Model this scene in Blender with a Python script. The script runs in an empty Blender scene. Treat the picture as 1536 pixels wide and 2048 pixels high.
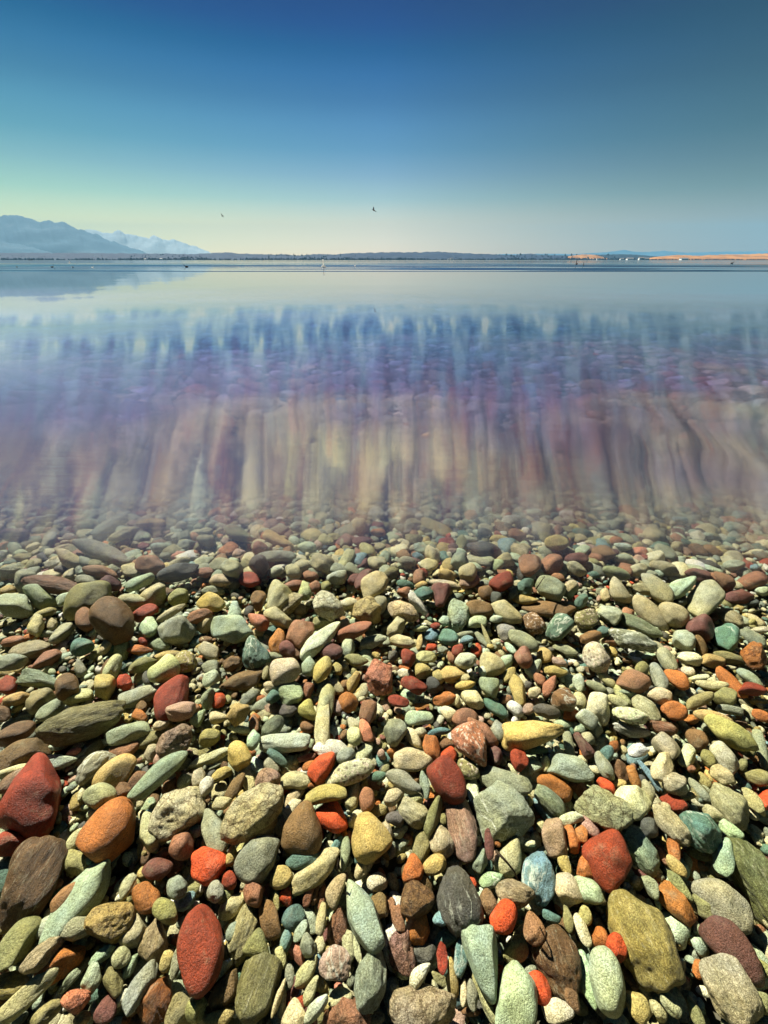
import bpy, bmesh, math, random
import numpy as np
from mathutils import Vector, Matrix, noise as mn

sc = bpy.context.scene
R = math.radians
# ------------------------------------------------------------------ camera, sky, sun
CAM_Z = 0.90
PITCH = R(33.27)
F = 768.0                                   # focal length in photograph pixels (1536 wide)
cam_d = bpy.data.cameras.new("camera")
cam_d.sensor_fit = 'HORIZONTAL'
cam_d.sensor_width = 36.0
cam_d.lens = 18.0
cam_d.clip_start = 0.02
cam_d.clip_end = 60000.0
cam = bpy.data.objects.new("camera", cam_d)
cam.location = (0, 0, CAM_Z)
cam.rotation_euler = (math.pi / 2 - PITCH, 0, 0)
sc.collection.objects.link(cam)
sc.camera = cam

SUN_EL, SUN_AZ = R(43), R(-36)              # azimuth from +Y (ahead), negative is to the left
sd = Vector((math.sin(SUN_AZ) * math.cos(SUN_EL), math.cos(SUN_AZ) * math.cos(SUN_EL), math.sin(SUN_EL)))
sl = bpy.data.lights.new("sun", 'SUN')
sl.energy = 5.0
sl.angle = R(0.5)
sl.color = (1.0, 0.955, 0.83)
so = bpy.data.objects.new("sun", sl)
so.rotation_euler = sd.to_track_quat('Z', 'Y').to_euler()
so.location = sd * 50
sc.collection.objects.link(so)

world = bpy.data.worlds.new("World")
sc.world = world
world.use_nodes = True
wn, wl = world.node_tree.nodes, world.node_tree.links
wn.clear()
wo = wn.new('ShaderNodeOutputWorld')
bg = wn.new('ShaderNodeBackground')
sky = wn.new('ShaderNodeTexSky')
sky.sky_type = 'NISHITA'
sky.sun_disc = False
sky.sun_elevation = SUN_EL
sky.sun_rotation = SUN_AZ
sky.altitude = 800
sky.air_density = 1.0
sky.dust_density = 0.6
sky.ozone_density = 2.5
tc = wn.new('ShaderNodeTexCoord')
sx = wn.new('ShaderNodeSeparateXYZ')
wl.new(tc.outputs['Generated'], sx.inputs[0])
ramp = wn.new('ShaderNodeValToRGB')         # clear deep blue air: filters the sky by height above the horizon
#RAMPS_BEGIN
SKYRAMP = [(0.0, (0.9417, 0.7183, 0.5414)), (0.0181, (0.9417, 0.7183, 0.5414)), (0.0611, (0.9711, 0.6612, 0.4055)), (0.1015, (0.5187, 0.4974, 0.3818)), (0.1392, (0.3198, 0.369, 0.3641)), (0.1743, (0.1762, 0.292, 0.3333)), (0.2071, (0.1274, 0.2534, 0.3241)), (0.2376, (0.0697, 0.1817, 0.271)), (0.266, (0.0356, 0.1503, 0.2604)), (0.2923, (0.003, 0.1045, 0.2102)), (0.3169, (0.003, 0.0635, 0.1882)), (0.3397, (0.003, 0.0461, 0.163)), (0.42, (0.02, 0.08, 0.22)), (1.0, (0.05, 0.09, 0.15))]
AZRAMP = [[-0.8, [0.725, 0.99, 0.701]], [0.0, [1, 1, 1]], [0.8, [0.271, 0.208, 0.058]]]
#RAMPS_END
els = ramp.color_ramp.elements
els[0].position, els[0].color = SKYRAMP[0][0], (*SKYRAMP[0][1], 1)
els[1].position, els[1].color = SKYRAMP[-1][0], (*SKYRAMP[-1][1], 1)
for p_, c_ in SKYRAMP[1:-1]:
    e_ = els.new(p_)
    e_.color = (*c_, 1)
wl.new(sx.outputs['Z'], ramp.inputs['Fac'])
mul = wn.new('ShaderNodeMix')
mul.data_type = 'RGBA'
mul.blend_type = 'MULTIPLY'
mul.inputs[0].default_value = 1.0
wl.new(sky.outputs[0], mul.inputs[6])
wl.new(ramp.outputs[0], mul.inputs[7])
mrx = wn.new('ShaderNodeMapRange')          # the sky is clearer away from the sun's side
wl.new(sx.outputs['X'], mrx.inputs[0])
mrx.inputs[1].default_value, mrx.inputs[2].default_value = -.8, .8
ramp2 = wn.new('ShaderNodeValToRGB')
e2 = ramp2.color_ramp.elements
e2[0].position, e2[0].color = 0, (*[v / 2 for v in AZRAMP[0][1]], 1)
e2[1].position, e2[1].color = 1, (*[v / 2 for v in AZRAMP[-1][1]], 1)
q_ = e2.new(.5); q_.color = (.5, .5, .5, 1)
wl.new(mrx.outputs[0], ramp2.inputs[0])
mul2 = wn.new('ShaderNodeMix'); mul2.data_type = 'RGBA'; mul2.blend_type = 'MULTIPLY'; mul2.inputs[0].default_value = 1.0
wl.new(mul.outputs[2], mul2.inputs[6]); wl.new(ramp2.outputs[0], mul2.inputs[7])
mry = wn.new('ShaderNodeMapRange')          # and darkened in the unseen half behind the camera, to cut fill light
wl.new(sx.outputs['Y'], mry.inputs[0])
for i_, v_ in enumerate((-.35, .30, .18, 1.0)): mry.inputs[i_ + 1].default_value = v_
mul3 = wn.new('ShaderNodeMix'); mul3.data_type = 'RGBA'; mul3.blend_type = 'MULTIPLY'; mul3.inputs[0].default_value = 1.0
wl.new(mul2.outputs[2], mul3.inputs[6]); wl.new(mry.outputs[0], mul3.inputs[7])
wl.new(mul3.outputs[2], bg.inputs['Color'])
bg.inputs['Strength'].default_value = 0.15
wl.new(bg.outputs[0], wo.inputs[0])

sc.view_settings.view_transform = 'Standard'
sc.view_settings.look = 'None'
sc.view_settings.exposure = 1.42
sc.view_settings.gamma = 1.0
sc.cycles.use_denoising = True
sc.cycles.max_bounces = 8
sc.cycles.diffuse_bounces = 1
sc.cycles.glossy_bounces = 4
sc.cycles.transmission_bounces = 6
sc.cycles.transparent_max_bounces = 24
sc.cycles.volume_bounces = 0
sc.cycles.caustics_reflective = False
sc.cycles.caustics_refractive = True
sc.cycles.sample_clamp_indirect = 4.0

HAZE = 0.000045
# Every traced stone: outline kind, centre, length, width, direction of the long axis (degrees), colour code, texture code.
TILES = [
(0,1740,4,"""e 235 70 820 400 60 b l;e 640 240 900 260 53 m -;d 530 230 330 150 55 e -;e 400 460 260 170 45 m -;e 600 470 280 170 30 g -;e 130 580 560 190 55 o -;
e 80 430 260 100 35 y -;e 350 680 440 160 42 k l;e 470 750 500 210 38 n -;r 890 400 420 290 35 y q;e 1070 490 300 210 60 k -;d 1230 550 370 230 80 k l;e 1320 330 200 200 0 o -;
e 1165 220 260 200 90 n -;e 1410 140 190 150 60 g -;e 1015 130 240 90 60 k -;e 1490 250 200 100 50 u v;e 1335 730 190 100 70 y -;e 1420 720 330 80 75 g -;d 1270 1040 430 240 60 n l;
r 1450 1130 300 200 70 o -;e 1120 930 480 140 58 g -;d 910 900 260 160 -80 o -;e 850 1120 260 150 60 v -;r 745 860 260 120 65 g -;d 620 1040 240 180 30 x q;e 370 1150 320 120 45 o -;
e 210 1010 700 150 42 k -;e 90 920 320 220 20 y l;e 550 890 260 75 48 g -;e 820 680 260 90 40 m l;e 970 700 200 130 60 k -;e 1040 770 230 80 65 g v;e 985 1030 180 90 60 c -;e 660 1190 150 100 40 y -;e 1165 730 150 90 70 g -"""),
(384,1740,4,"""e 72 632 740 340 82 r -;e 124 -30 300 270 75 s -;e 190 170 180 120 75 g -;e 300 80 150 110 80 r -;r 490 185 210 140 78 e -;e 605 165 120 55 80 e -;e 715 60 200 170 80 y -;
e 320 285 270 140 50 k -;e 270 210 160 70 50 o -;e 410 510 520 195 72 k l;d 622 390 330 140 100 b -;e 750 215 160 95 100 s -;e 675 240 180 50 95 o -;r 930 190 220 70 75 e -;r 985 180 200 60 75 b -;
r 1040 220 200 75 75 e -;b 1140 160 300 120 72 k -;e 815 380 220 165 70 t -;e 940 400 230 110 108 m -;e 870 490 200 80 62 m -;t 530 590 250 190 80 o -;e 755 560 200 90 75 u v;
d 840 670 260 110 -65 x -;d 925 600 200 120 95 g -;d 920 810 310 120 58 k -;d 1170 450 340 165 88 e q;r 1035 390 260 70 82 k -;d 1360 350 580 230 112 m -;e 1145 740 285 240 90 p v;
r 1250 600 260 90 95 k l;r 1315 600 350 50 97 c -;e 1430 880 520 240 82 m l;d 270 960 380 185 65 b -;e 520 940 620 290 72 o l;e 320 490 170 80 70 g -;b 235 800 250 70 48 c -;e 690 1020 330 50 72 k -;
e 722 1060 240 55 80 g -;t 820 1150 260 200 90 c -;e 850 1075 170 110 20 r -;d 950 960 260 80 68 k -;e 990 1110 290 110 50 m -;e 1250 1190 370 340 90 e q;e 1180 1020 200 150 25 k -;e 30 1110 240 150 70 o -;
e 220 1190 260 150 30 y -;e 120 1030 150 90 60 c -;e 712 700 180 80 100 c -;e 782 850 200 70 92 g -;e 798 1000 150 70 92 k -;e 1480 95 160 150 0 c -;e 1500 280 200 130 105 b -;e 1515 440 160 70 95 g -"""),
(768,1740,4,"""e 590 245 570 340 102 z v;t 250 220 300 250 110 b q;e 270 100 360 190 118 b -;r 265 450 300 180 95 n -;e 960 375 280 200 68 s -;e 1050 195 320 220 165 k l;d 860 75 200 130 15 m v;e 830 260 230 140 100 b -;
e 1235 60 420 260 95 u v;d 800 730 640 270 -78 m -;e 1060 640 250 180 62 o -;d 1195 465 280 165 100 e -;e 1390 730 600 330 108 b l;e 1240 945 310 170 122 s -;d 1045 1010 580 310 93 m -;e 300 1110 540 400 0 k q;
r 150 660 400 210 102 p q;b 275 840 250 110 60 c -;e 320 665 200 170 0 z -;b 490 540 200 140 30 t -;e 465 705 260 85 92 r -;e 545 860 330 80 97 y -;e 620 690 320 110 82 u v;d 440 870 170 90 130 o -;
r 640 980 230 55 88 c -;e 705 1000 260 80 95 g -;e 800 1020 480 80 113 k l;r 1390 1120 230 200 20 c -;e 1510 1040 220 100 115 b -;e 75 100 170 80 112 k -;e 30 270 150 120 120 e -;r 110 390 220 90 100 e -;
e 475 380 170 120 40 u v;r 1480 140 280 190 120 c -;e 1400 240 160 80 112 c -;b 1330 375 170 80 155 t -;e 1470 390 230 80 108 o -;d 700 1130 160 80 0 b -"""),
(1152,1740,4,"""e 545 520 880 420 118 y l;e 1170 260 600 260 142 g -;e 1450 90 900 320 120 o l;e 1260 640 680 260 130 v -;r 800 270 400 165 127 n -;e 1020 290 260 130 130 o -;r 1230 950 640 320 118 c l;e 250 890 580 250 103 m -;
e 90 870 490 140 106 m -;e 325 620 240 140 108 s -;e 195 560 220 130 110 n -;d 80 170 300 190 -40 m -;e 70 365 170 105 105 y -;r 500 1110 330 160 108 y -;e 520 890 350 70 120 c -;e 430 850 250 100 120 b -;
d 950 1140 290 90 118 o -;e 660 1110 240 100 112 k -;e 765 1070 250 110 125 k -;e 50 480 290 90 115 c -;e 830 130 320 80 128 o -;r 600 130 220 100 120 g -;e 1500 1060 200 120 115 o -;e 1500 780 220 80 132 o -"""),
(0,1440,4,"""r 290 610 600 420 60 r -;e 895 870 570 370 58 n -;e 920 430 420 210 42 y -;e 800 610 270 190 15 k -;e 750 370 390 180 40 g v;e 985 240 280 130 18 e -;e 1270 430 580 150 41 g -;r 1030 110 350 160 15 g -;e 1210 150 280 110 25 o -;
e 1400 170 330 190 30 p q;r 1210 260 150 90 60 k -;e 1290 300 150 90 60 p q;e 1430 720 540 320 35 c q;r 1200 890 300 150 78 k -;e 1190 690 160 80 60 g -;e 680 20 740 240 18 o l;e 190 280 490 230 22 b -;e 120 110 370 150 27 b -;
d 450 340 330 110 8 m -;e 120 410 330 80 15 c -;e 140 470 370 100 32 p l;e 70 990 280 190 30 r -;e 40 790 170 140 50 y -;e 470 210 160 60 15 m -;e 590 255 130 55 25 x -;e 690 240 220 45 36 g -;e 570 540 100 50 30 g -;
e 650 590 130 50 65 c -;e 760 750 150 90 32 c -;e 590 970 270 80 52 k -;e 620 1150 250 190 -30 y -;r 985 560 140 110 60 b -;e 1095 480 190 90 52 e -;e 1110 325 100 55 30 e -;e 1345 530 150 90 40 b -;e 1470 490 135 95 50 g -;
e 1450 1000 230 170 50 e -;e 1160 1090 170 80 80 b -;e 1255 1190 250 170 20 v -;e 735 1130 100 80 0 t -;e 1310 1070 190 60 28 b -;e 1480 1140 190 50 70 k -;e 1290 40 140 70 22 c -;e 1370 60 100 60 10 y -;e 1175 90 110 50 48 r -"""),
(384,1440,4,"""e 490 740 620 310 48 k q;e 570 840 290 170 48 y -;e 185 890 380 200 100 g -;e 530 1100 440 270 55 g -;d 890 860 440 320 75 b -;r 1120 780 270 200 -62 s -;r 1430 930 380 310 100 y -;e 990 1200 500 190 42 k -;
e 880 1110 260 150 15 t -;e 1150 1010 190 55 60 u -;e 1225 1070 290 75 85 g -;e 1380 1160 250 110 60 k -;e 600 480 210 150 40 p q;r 830 490 250 160 15 k -;r 1040 370 280 150 60 s -;r 740 180 400 150 5 m -;e 1110 230 270 140 5 w -;
e 1225 290 170 130 20 g -;e 1265 415 400 170 15 c s;b 1060 590 340 130 12 y -;e 1285 600 240 110 75 k -;e 1400 640 200 115 85 e -;e 375 280 230 185 100 y -;e 150 300 370 90 22 k -;r 350 530 250 90 62 b -;e 440 480 200 110 115 k -;
r 235 430 180 85 25 y -;e 115 530 160 105 75 w -;e 55 460 170 95 80 k -;e 140 140 190 130 35 o -;e 490 160 160 95 75 m -;d 240 665 170 100 20 k -;e 640 65 240 130 50 g l;e 395 75 220 55 -5 w -;r 495 40 170 80 95 e -;
e 925 60 120 105 0 b -;e 935 150 170 80 140 n -;r 1045 40 370 120 84 k -;e 1300 130 150 110 100 c -;r 1390 80 190 90 100 x -;e 1380 250 190 95 58 c -;e 640 370 150 105 120 g -;e 680 300 190 80 140 t -;e 920 300 150 55 15 e -;
e 935 370 120 70 30 n -;e 975 520 105 55 0 n -;r 820 610 220 80 50 k -;r 800 710 190 90 58 c -;t 50 880 120 90 30 m -;e 1490 450 140 80 10 t -;e 1465 520 160 75 160 e -;r 1310 790 150 90 60 c -;e 1500 720 110 90 0 y -;
e 320 1090 190 90 70 y -"""),
(768,1440,4,"""d 700 190 390 240 -62 x s;e 232 315 300 190 8 c -;e 510 490 390 230 127 r -;e 660 385 240 150 152 o s;d 1190 110 500 230 8 y -;b 950 500 440 190 162 g -;r 930 730 440 370 120 g v;e 615 840 570 230 103 p l;
d 460 970 270 180 95 c l;e 295 1025 290 130 78 o -;e 395 770 340 100 72 o -;r 220 730 280 180 140 c l;e 155 490 300 145 155 g -;e 325 520 230 75 98 g -;e 245 635 140 110 0 k -;e 75 610 180 120 40 k -;e 95 790 160 120 0 z -;
e 130 890 140 95 45 m -;e 262 900 120 95 0 y -;e 410 1160 200 150 50 y -;t 230 1180 230 170 95 n -;d 775 1125 200 110 80 g -;e 840 990 250 70 97 v -;t 1010 1090 340 210 72 k -;r 1500 385 370 190 170 g -;e 1370 530 310 140 147 n -;
e 1330 640 320 120 132 g l;e 1290 730 280 100 125 u v;r 1360 950 330 175 100 p -;e 1190 235 240 90 172 t -;r 1080 315 180 130 115 r -;e 895 290 140 100 100 v -;e 515 290 160 120 65 s -;e 380 225 230 130 102 n -;e 500 190 130 90 165 b -;
r 100 250 150 95 20 n -;e 90 100 220 170 90 g -;b 440 90 180 60 5 u -;e 240 150 190 90 118 c -;e 290 95 100 75 0 c -;b 715 590 240 90 100 w -;e 1140 660 130 100 80 y -;r 1195 370 130 105 30 m v;e 1290 350 130 80 95 c -;
e 920 85 190 110 108 g -;e 790 90 320 120 135 e -;r 1475 190 200 75 98 g s;e 1430 45 150 90 0 m -;e 400 550 80 60 100 y -;e 1165 985 90 60 0 c -;e 1250 845 110 70 90 k -;e 1495 790 200 100 10 c -;r 1500 950 230 100 112 n -;
e 1440 1140 230 90 112 y -;e 20 890 170 90 95 k -;e 60 1040 140 60 85 g -;e 910 990 60 45 110 n -;r 890 375 160 50 140 r -;e 1250 950 70 50 0 y -;e 1030 410 130 80 120 c -"""),
(1152,1440,4,"""r 255 1130 450 360 118 r -;e 230 720 460 270 152 k q;r 465 640 300 210 128 c -;e 515 1040 470 200 122 m l;e 755 835 420 160 133 c l;e 990 865 380 220 142 t v;e 1230 680 440 240 127 c l;e 1000 1055 240 125 168 o l;
e 780 1030 250 100 103 n -;r 780 665 230 115 138 r -;r 245 535 190 100 145 s -;r 345 405 200 120 105 b -;e 225 360 250 100 118 g -;r 465 460 210 70 112 n -;e 575 565 190 95 105 k -;e 690 375 230 175 80 c -;e 790 510 210 160 155 c l;
r 590 440 310 50 125 u v;e 1235 110 480 160 146 y -;e 1480 220 320 90 105 g -;r 1190 300 290 130 128 c -;d 1440 455 240 130 170 o -;e 1520 640 150 120 100 s -;r 890 290 180 130 60 c -;e 960 150 210 130 140 b -;r 725 205 240 140 138 k -;
e 500 240 170 110 15 w q;e 55 55 140 80 30 m -;r 150 50 170 90 120 m -;e 90 150 120 95 120 k -;r 60 200 240 90 123 v -;e 245 275 150 110 60 t -;e 700 65 230 110 160 e l;b 440 90 320 90 168 g v;r 1170 440 240 100 138 k l;
e 1320 490 210 55 140 t -;e 985 560 260 70 132 g -;e 1030 490 170 80 130 o -;e 1420 650 280 110 125 k -;r 1240 885 230 100 135 m -;e 1220 970 90 60 140 x -;r 1180 1100 310 150 100 m -;e 590 860 170 120 112 z -;e 890 610 150 65 8 y -;
e 350 510 110 65 0 y -;e 720 700 110 65 130 k -;e 700 1000 160 55 100 y -;e 690 1085 210 70 130 e -;e 800 1170 230 90 130 y -;e 895 1130 160 70 112 k -;r 50 900 160 100 95 n -;e 90 840 260 120 132 p -;t 70 1150 240 130 95 n -;
e 920 390 80 55 0 e -;e 1060 310 170 90 122 o -;e 1330 360 110 80 60 o -;e 1095 750 190 90 142 k -;e 620 200 130 50 110 g -"""),
(0,1140,4,"""e 910 400 390 320 150 b -;e 700 240 430 240 42 o -;e 680 390 190 140 90 e -;e 410 115 480 130 172 e l;e 200 80 200 130 60 g -;e 65 165 130 80 5 y -;r 120 290 320 160 175 m -;r 320 220 290 150 140 m -;e 370 338 170 55 8 y -;
r 290 435 160 110 60 k -;r 410 430 100 90 80 k -;e 250 545 130 70 0 n -;e 110 570 190 75 12 e -;e 235 640 350 130 15 k l;e 80 740 290 120 12 g -;d 370 720 270 110 -148 e -;e 650 610 190 140 32 t -;e 490 510 230 80 35 k -;
e 510 660 70 50 60 c -;e 340 510 190 55 3 g -;r 320 880 360 120 168 m l;e 530 930 220 170 40 b -;r 620 1010 240 115 8 k -;r 830 930 170 150 60 y -;r 995 895 130 115 60 s -;d 1380 1020 420 240 62 r -;e 1310 810 260 180 32 c -;
d 1130 1000 370 120 22 g -;e 900 790 240 110 62 k -;r 975 640 160 120 80 k -;e 1120 640 205 80 0 n -;e 1140 750 240 95 20 o -;e 1345 685 210 75 12 y -;e 1490 730 170 170 90 y s;r 1190 455 170 150 90 m -;r 1420 480 300 200 5 g -;
e 1165 345 220 95 22 r -;e 1060 245 260 100 2 k -;t 1240 200 240 150 50 k -;e 1430 220 170 130 15 o -;e 1370 340 260 60 30 k -;e 885 110 180 110 170 v -;e 690 88 170 85 0 g -;r 1120 95 250 90 25 m -;e 1450 1130 240 140 12 p -;
e 1130 1100 110 85 60 b -;r 1120 1165 130 85 150 n -;e 410 1120 270 120 38 g -;e 320 1040 250 140 38 o -;e 130 1030 210 85 22 y -;e 60 920 170 140 20 r -;e 140 1100 130 45 32 y -;e 220 1160 200 70 20 g -;r 30 1150 130 120 90 b -;
t 560 215 220 80 20 m -;r 1110 870 90 75 90 y -;e 1180 870 120 80 105 z -;e 1270 595 170 90 0 g q;e 1145 570 80 55 150 r -;e 850 605 140 70 60 k -;t 640 780 150 90 100 g -;e 60 830 130 50 0 y -;e 585 60 180 60 8 k -"""),
(384,1140,4,"""r 315 475 340 210 5 m -;e 150 255 215 145 -8 y -;t 500 650 270 210 105 t v;r 400 890 370 140 22 b -;d 1030 555 410 130 42 w -;r 870 490 240 180 50 e -;e 685 565 205 130 85 n -;e 765 635 150 125 120 v -;e 1045 790 215 125 65 y -;
r 745 810 240 180 15 c -;d 940 770 160 110 85 m -;t 690 200 230 200 110 k -;r 780 260 230 110 40 k q;t 900 160 160 110 90 k -;e 870 318 120 90 0 k -;r 1080 285 250 190 125 c q;r 1400 335 210 180 130 y q;e 1260 270 140 95 5 c -;
e 1490 290 180 120 65 g -;e 530 245 160 120 85 b -;r 690 385 240 120 142 k -;t 525 410 190 120 150 x -;r 1460 120 230 180 30 k -;e 1370 70 190 80 55 v -;e 1300 80 100 85 0 v -;e 460 80 165 90 175 r -;e 1290 490 310 100 22 e -;
e 1115 660 180 130 20 v -;r 1250 610 150 100 85 m -;e 1450 570 220 95 12 m q;e 1315 725 195 95 175 o -;e 1470 650 85 50 0 x -;r 1500 850 290 210 100 x q;r 785 990 200 160 20 m l;e 205 1040 130 110 60 s -;r 1290 895 180 90 72 y -;
e 1250 1055 160 140 120 n -;r 1070 1080 350 120 80 k -;e 1350 980 95 80 0 y -;t 920 970 130 110 -90 e -;e 465 1020 190 80 40 g -;r 370 1150 200 140 60 y -;r 565 1040 110 80 0 n -;r 505 1190 90 75 60 n -;r 640 1110 130 95 20 p q;
e 780 1115 170 110 12 z v;t 935 1130 170 140 -50 y -;r 1410 1140 200 130 85 e -;e 140 650 180 110 150 k -;r 150 780 130 110 0 g -;r 150 870 150 110 20 m -;e 125 1030 180 100 75 g -;r 320 745 150 110 30 b q;e 115 430 165 125 45 k s;
e 110 560 120 75 0 b -;e 590 770 200 75 85 k -;e 640 690 170 65 -8 g -;e 550 505 165 60 3 k -;r 60 370 210 100 18 e -;e 850 670 125 80 0 b -;e 640 930 140 90 20 k q;r 650 1020 110 90 60 t -;e 1150 940 150 90 140 k l;
e 1050 920 150 50 45 c -;t 340 340 180 110 90 m -;e 1165 790 100 75 100 y -;e 1280 430 150 75 15 m -;e 815 125 170 85 8 e -;r 985 135 95 90 100 e -;e 950 50 130 85 160 e q;r 820 30 130 110 100 m -;e 1160 60 160 100 10 m -;
e 170 165 180 75 0 g -;e 215 70 160 110 80 g -;r 670 15 110 80 10 m -;e 460 335 95 75 60 z -;e 370 215 140 80 10 z -;e 1070 130 90 80 80 o -;t 1050 420 170 90 0 o -;r 10 1120 110 100 80 e -;t 60 1180 160 90 50 m -;t 220 1180 160 90 0 k -"""),
(768,1140,4,"""e 750 325 230 150 172 b -;r 590 360 230 170 75 m q;e 150 325 260 140 165 c q;e 285 290 290 75 125 w l;t 450 210 180 150 -95 v -;r 935 100 190 130 22 r -;e 490 120 250 80 172 k -;e 1310 315 430 120 173 b -;e 1130 240 210 65 -5 y -;
r 1400 450 230 160 45 t v;e 1200 430 200 150 150 b s;e 975 500 170 115 150 g -;e 1110 570 270 120 150 g -;e 980 340 270 140 140 k -;e 1125 700 165 140 130 e -;e 1283 682 125 110 0 y -;d 850 750 220 180 120 k -;e 650 728 160 130 20 c -;
e 555 832 215 120 5 y -;e 635 865 110 75 10 k -;e 195 700 150 115 110 r -;r 340 695 165 95 10 k q;r 310 800 120 120 95 y -;r 235 920 210 110 150 r -;e 395 925 150 100 125 z -;e 485 1030 190 105 15 n -;r 200 1010 135 85 165 m -;
e 115 1050 170 90 165 r -;r 280 1100 185 60 0 n -;r 280 1180 220 110 5 m -;r 510 1140 130 100 -40 c -;e 650 1190 210 160 0 e -;r 710 1030 190 110 130 c -;e 890 1100 220 95 145 t -;d 850 935 190 150 -75 g -;B 1075 960 260 105 110 y -;
e 1000 840 140 90 60 y -;d 1325 930 190 95 60 e -;r 1440 1040 200 140 160 b v;e 1160 1110 100 85 0 p -;e 1300 1130 220 105 165 z -;e 1500 1155 120 105 0 n -;e 1240 870 120 75 140 e -;e 1372 812 190 70 172 y -;t 1200 780 160 110 50 m -;
e 1050 1110 160 85 142 w v;e 1405 740 125 75 155 p l;e 1450 640 210 75 165 g -;r 985 725 130 100 40 m -;e 515 540 170 120 165 t s;e 385 525 130 100 20 u v;B 100 460 180 100 50 k -;b 140 570 210 90 165 k -;r 378 620 90 55 0 s -;
e 590 640 110 80 60 r -;e 738 640 110 85 80 s -;e 290 470 130 45 5 k -;e 285 580 130 45 78 y -;e 680 510 220 55 8 g -;e 790 565 180 60 128 g -;e 820 530 220 30 112 k -;b 660 555 110 55 10 u -;r 745 415 155 85 5 m -;r 478 410 85 75 0 m -;
e 412 447 80 50 0 r -;e 170 115 145 65 165 t -;r 165 180 120 70 0 e -;e 300 125 100 70 20 y -;r 310 190 160 90 30 t q;r 280 60 130 90 90 e -;r 500 40 140 70 160 y -;r 820 180 120 110 0 b -;r 900 220 90 80 0 z -;e 1040 180 140 60 55 g -;
r 1130 140 130 130 0 t q;e 1330 140 240 170 150 g -;e 1392 60 110 65 160 e -;e 1490 150 150 110 60 k -;e 590 210 100 60 10 g -;r 910 590 90 70 0 c -;e 465 640 100 60 0 g -;e 75 690 100 75 60 z -;e 430 860 110 70 120 y -;
e 650 920 160 70 10 y -;e 540 955 190 60 160 p l;e 920 1010 75 65 0 t -;r 970 1035 100 65 30 e -;r 1205 980 100 85 0 c -;e 1150 920 80 65 0 z -;e 785 810 80 60 100 w -;e 540 700 110 60 110 e -;e 170 830 130 70 170 w -;e 170 795 110 45 165 n -;
e 580 1050 110 60 100 c -;e 900 390 110 60 10 m -;e 680 90 160 110 30 p -;e 1010 625 120 50 140 m -"""),
(1152,1140,4,"""r 1025 230 300 220 45 k -;e 455 565 420 150 160 g v;e 500 445 400 110 155 g l;b 335 175 240 120 125 k -;e 590 350 380 120 133 k -;e 770 360 260 150 150 k -;e 640 150 330 110 142 k -;t 850 130 250 130 30 m -;e 550 160 190 80 155 k l;
e 820 250 150 90 8 z -;r 990 465 220 160 150 v -;r 1200 545 230 200 120 t v;e 160 695 250 195 145 c s;e 85 390 190 140 0 o s;e 215 490 110 80 10 t -;e 120 535 170 90 8 b -;e 460 890 265 150 167 e -;e 810 865 230 120 145 n -;
e 785 1130 220 140 170 n -;e 660 850 230 100 122 g -;e 525 790 110 105 0 o -;e 730 715 230 120 130 k -;e 530 700 220 45 12 m -;r 910 705 200 90 165 c -;e 1090 730 190 95 168 y -;e 1230 700 270 80 163 o -;r 1430 690 220 180 120 n q;
e 1410 540 250 100 145 g -;e 1480 480 150 55 5 c -;e 1220 375 260 100 155 k l;e 1420 400 180 70 150 k -;e 1300 215 240 110 0 v -;e 1375 265 180 75 8 z -;e 1020 70 250 80 162 v -;e 1180 85 200 100 155 e -;r 1410 90 240 120 15 e -;
e 1490 170 110 70 0 m -;e 1240 900 330 105 132 n -;e 1390 860 240 70 143 g -;r 1415 950 220 85 170 r -;e 1450 1050 220 60 173 y -;r 1190 1010 190 130 170 o -;b 1080 920 270 75 172 k -;e 980 865 180 50 10 c -;e 895 810 120 70 165 c -;
r 660 1000 220 120 160 c -;e 810 990 150 80 130 g -;e 560 1110 290 120 142 c l;e 430 1165 290 110 165 c s;r 180 1110 260 190 82 w -;r 90 1190 180 110 140 m -;e 370 1000 210 80 122 k l;e 160 930 180 70 158 g -;e 990 1040 240 100 22 o -;
r 1230 1120 220 70 170 g -;e 930 1190 130 85 10 n -;e 1490 1170 180 80 155 n -;r 415 350 110 85 0 e -;r 270 350 190 110 150 m q;e 230 200 95 75 120 c -;e 280 570 130 70 160 e -;e 40 250 120 80 40 t -;r 860 565 200 110 140 m -;
e 990 590 190 80 118 b -;e 20 900 150 90 100 m -;e 30 1040 140 90 120 k -;e 80 810 150 75 160 b q;e 240 870 190 60 140 k -;e 270 970 110 80 40 g -;e 1100 1180 330 90 165 y -;e 450 985 210 55 170 g -;e 330 1050 180 70 150 k -;r 1110 380 100 70 0 e -"""),
(0,950,2,"""e 605 195 115 38 8 y -;e 700 118 60 25 0 y -;e 160 168 90 25 -5 m -;e 400 305 240 70 160 g -;b 285 345 130 60 150 k -;e 600 360 120 65 5 e -;e 715 390 170 65 15 z -;e 1005 422 80 48 0 r -;r 1120 378 78 42 28 w -;r 1175 390 75 55 120 k -;
r 885 362 95 50 5 k -;e 645 290 85 38 0 m -;e 825 262 72 50 0 o -;e 400 385 140 42 172 e -;e 1105 325 150 40 3 g -;e 60 385 130 50 5 c l;r 1295 355 110 65 160 k -;r 1380 355 130 45 62 k -;e 1040 290 60 50 0 e -;r 1120 270 145 45 -28 y -;
e 500 240 130 50 25 k -;e 950 235 110 50 160 o -;e 1035 360 80 75 0 z -;e 450 200 180 40 28 g -;e 930 380 80 55 10 k -;e 880 420 90 50 0 k -;e 60 240 120 50 0 v -;e 1440 200 55 50 0 k -;e 820 390 70 40 0 e -;e 1450 265 80 35 0 v -"""),
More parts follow.
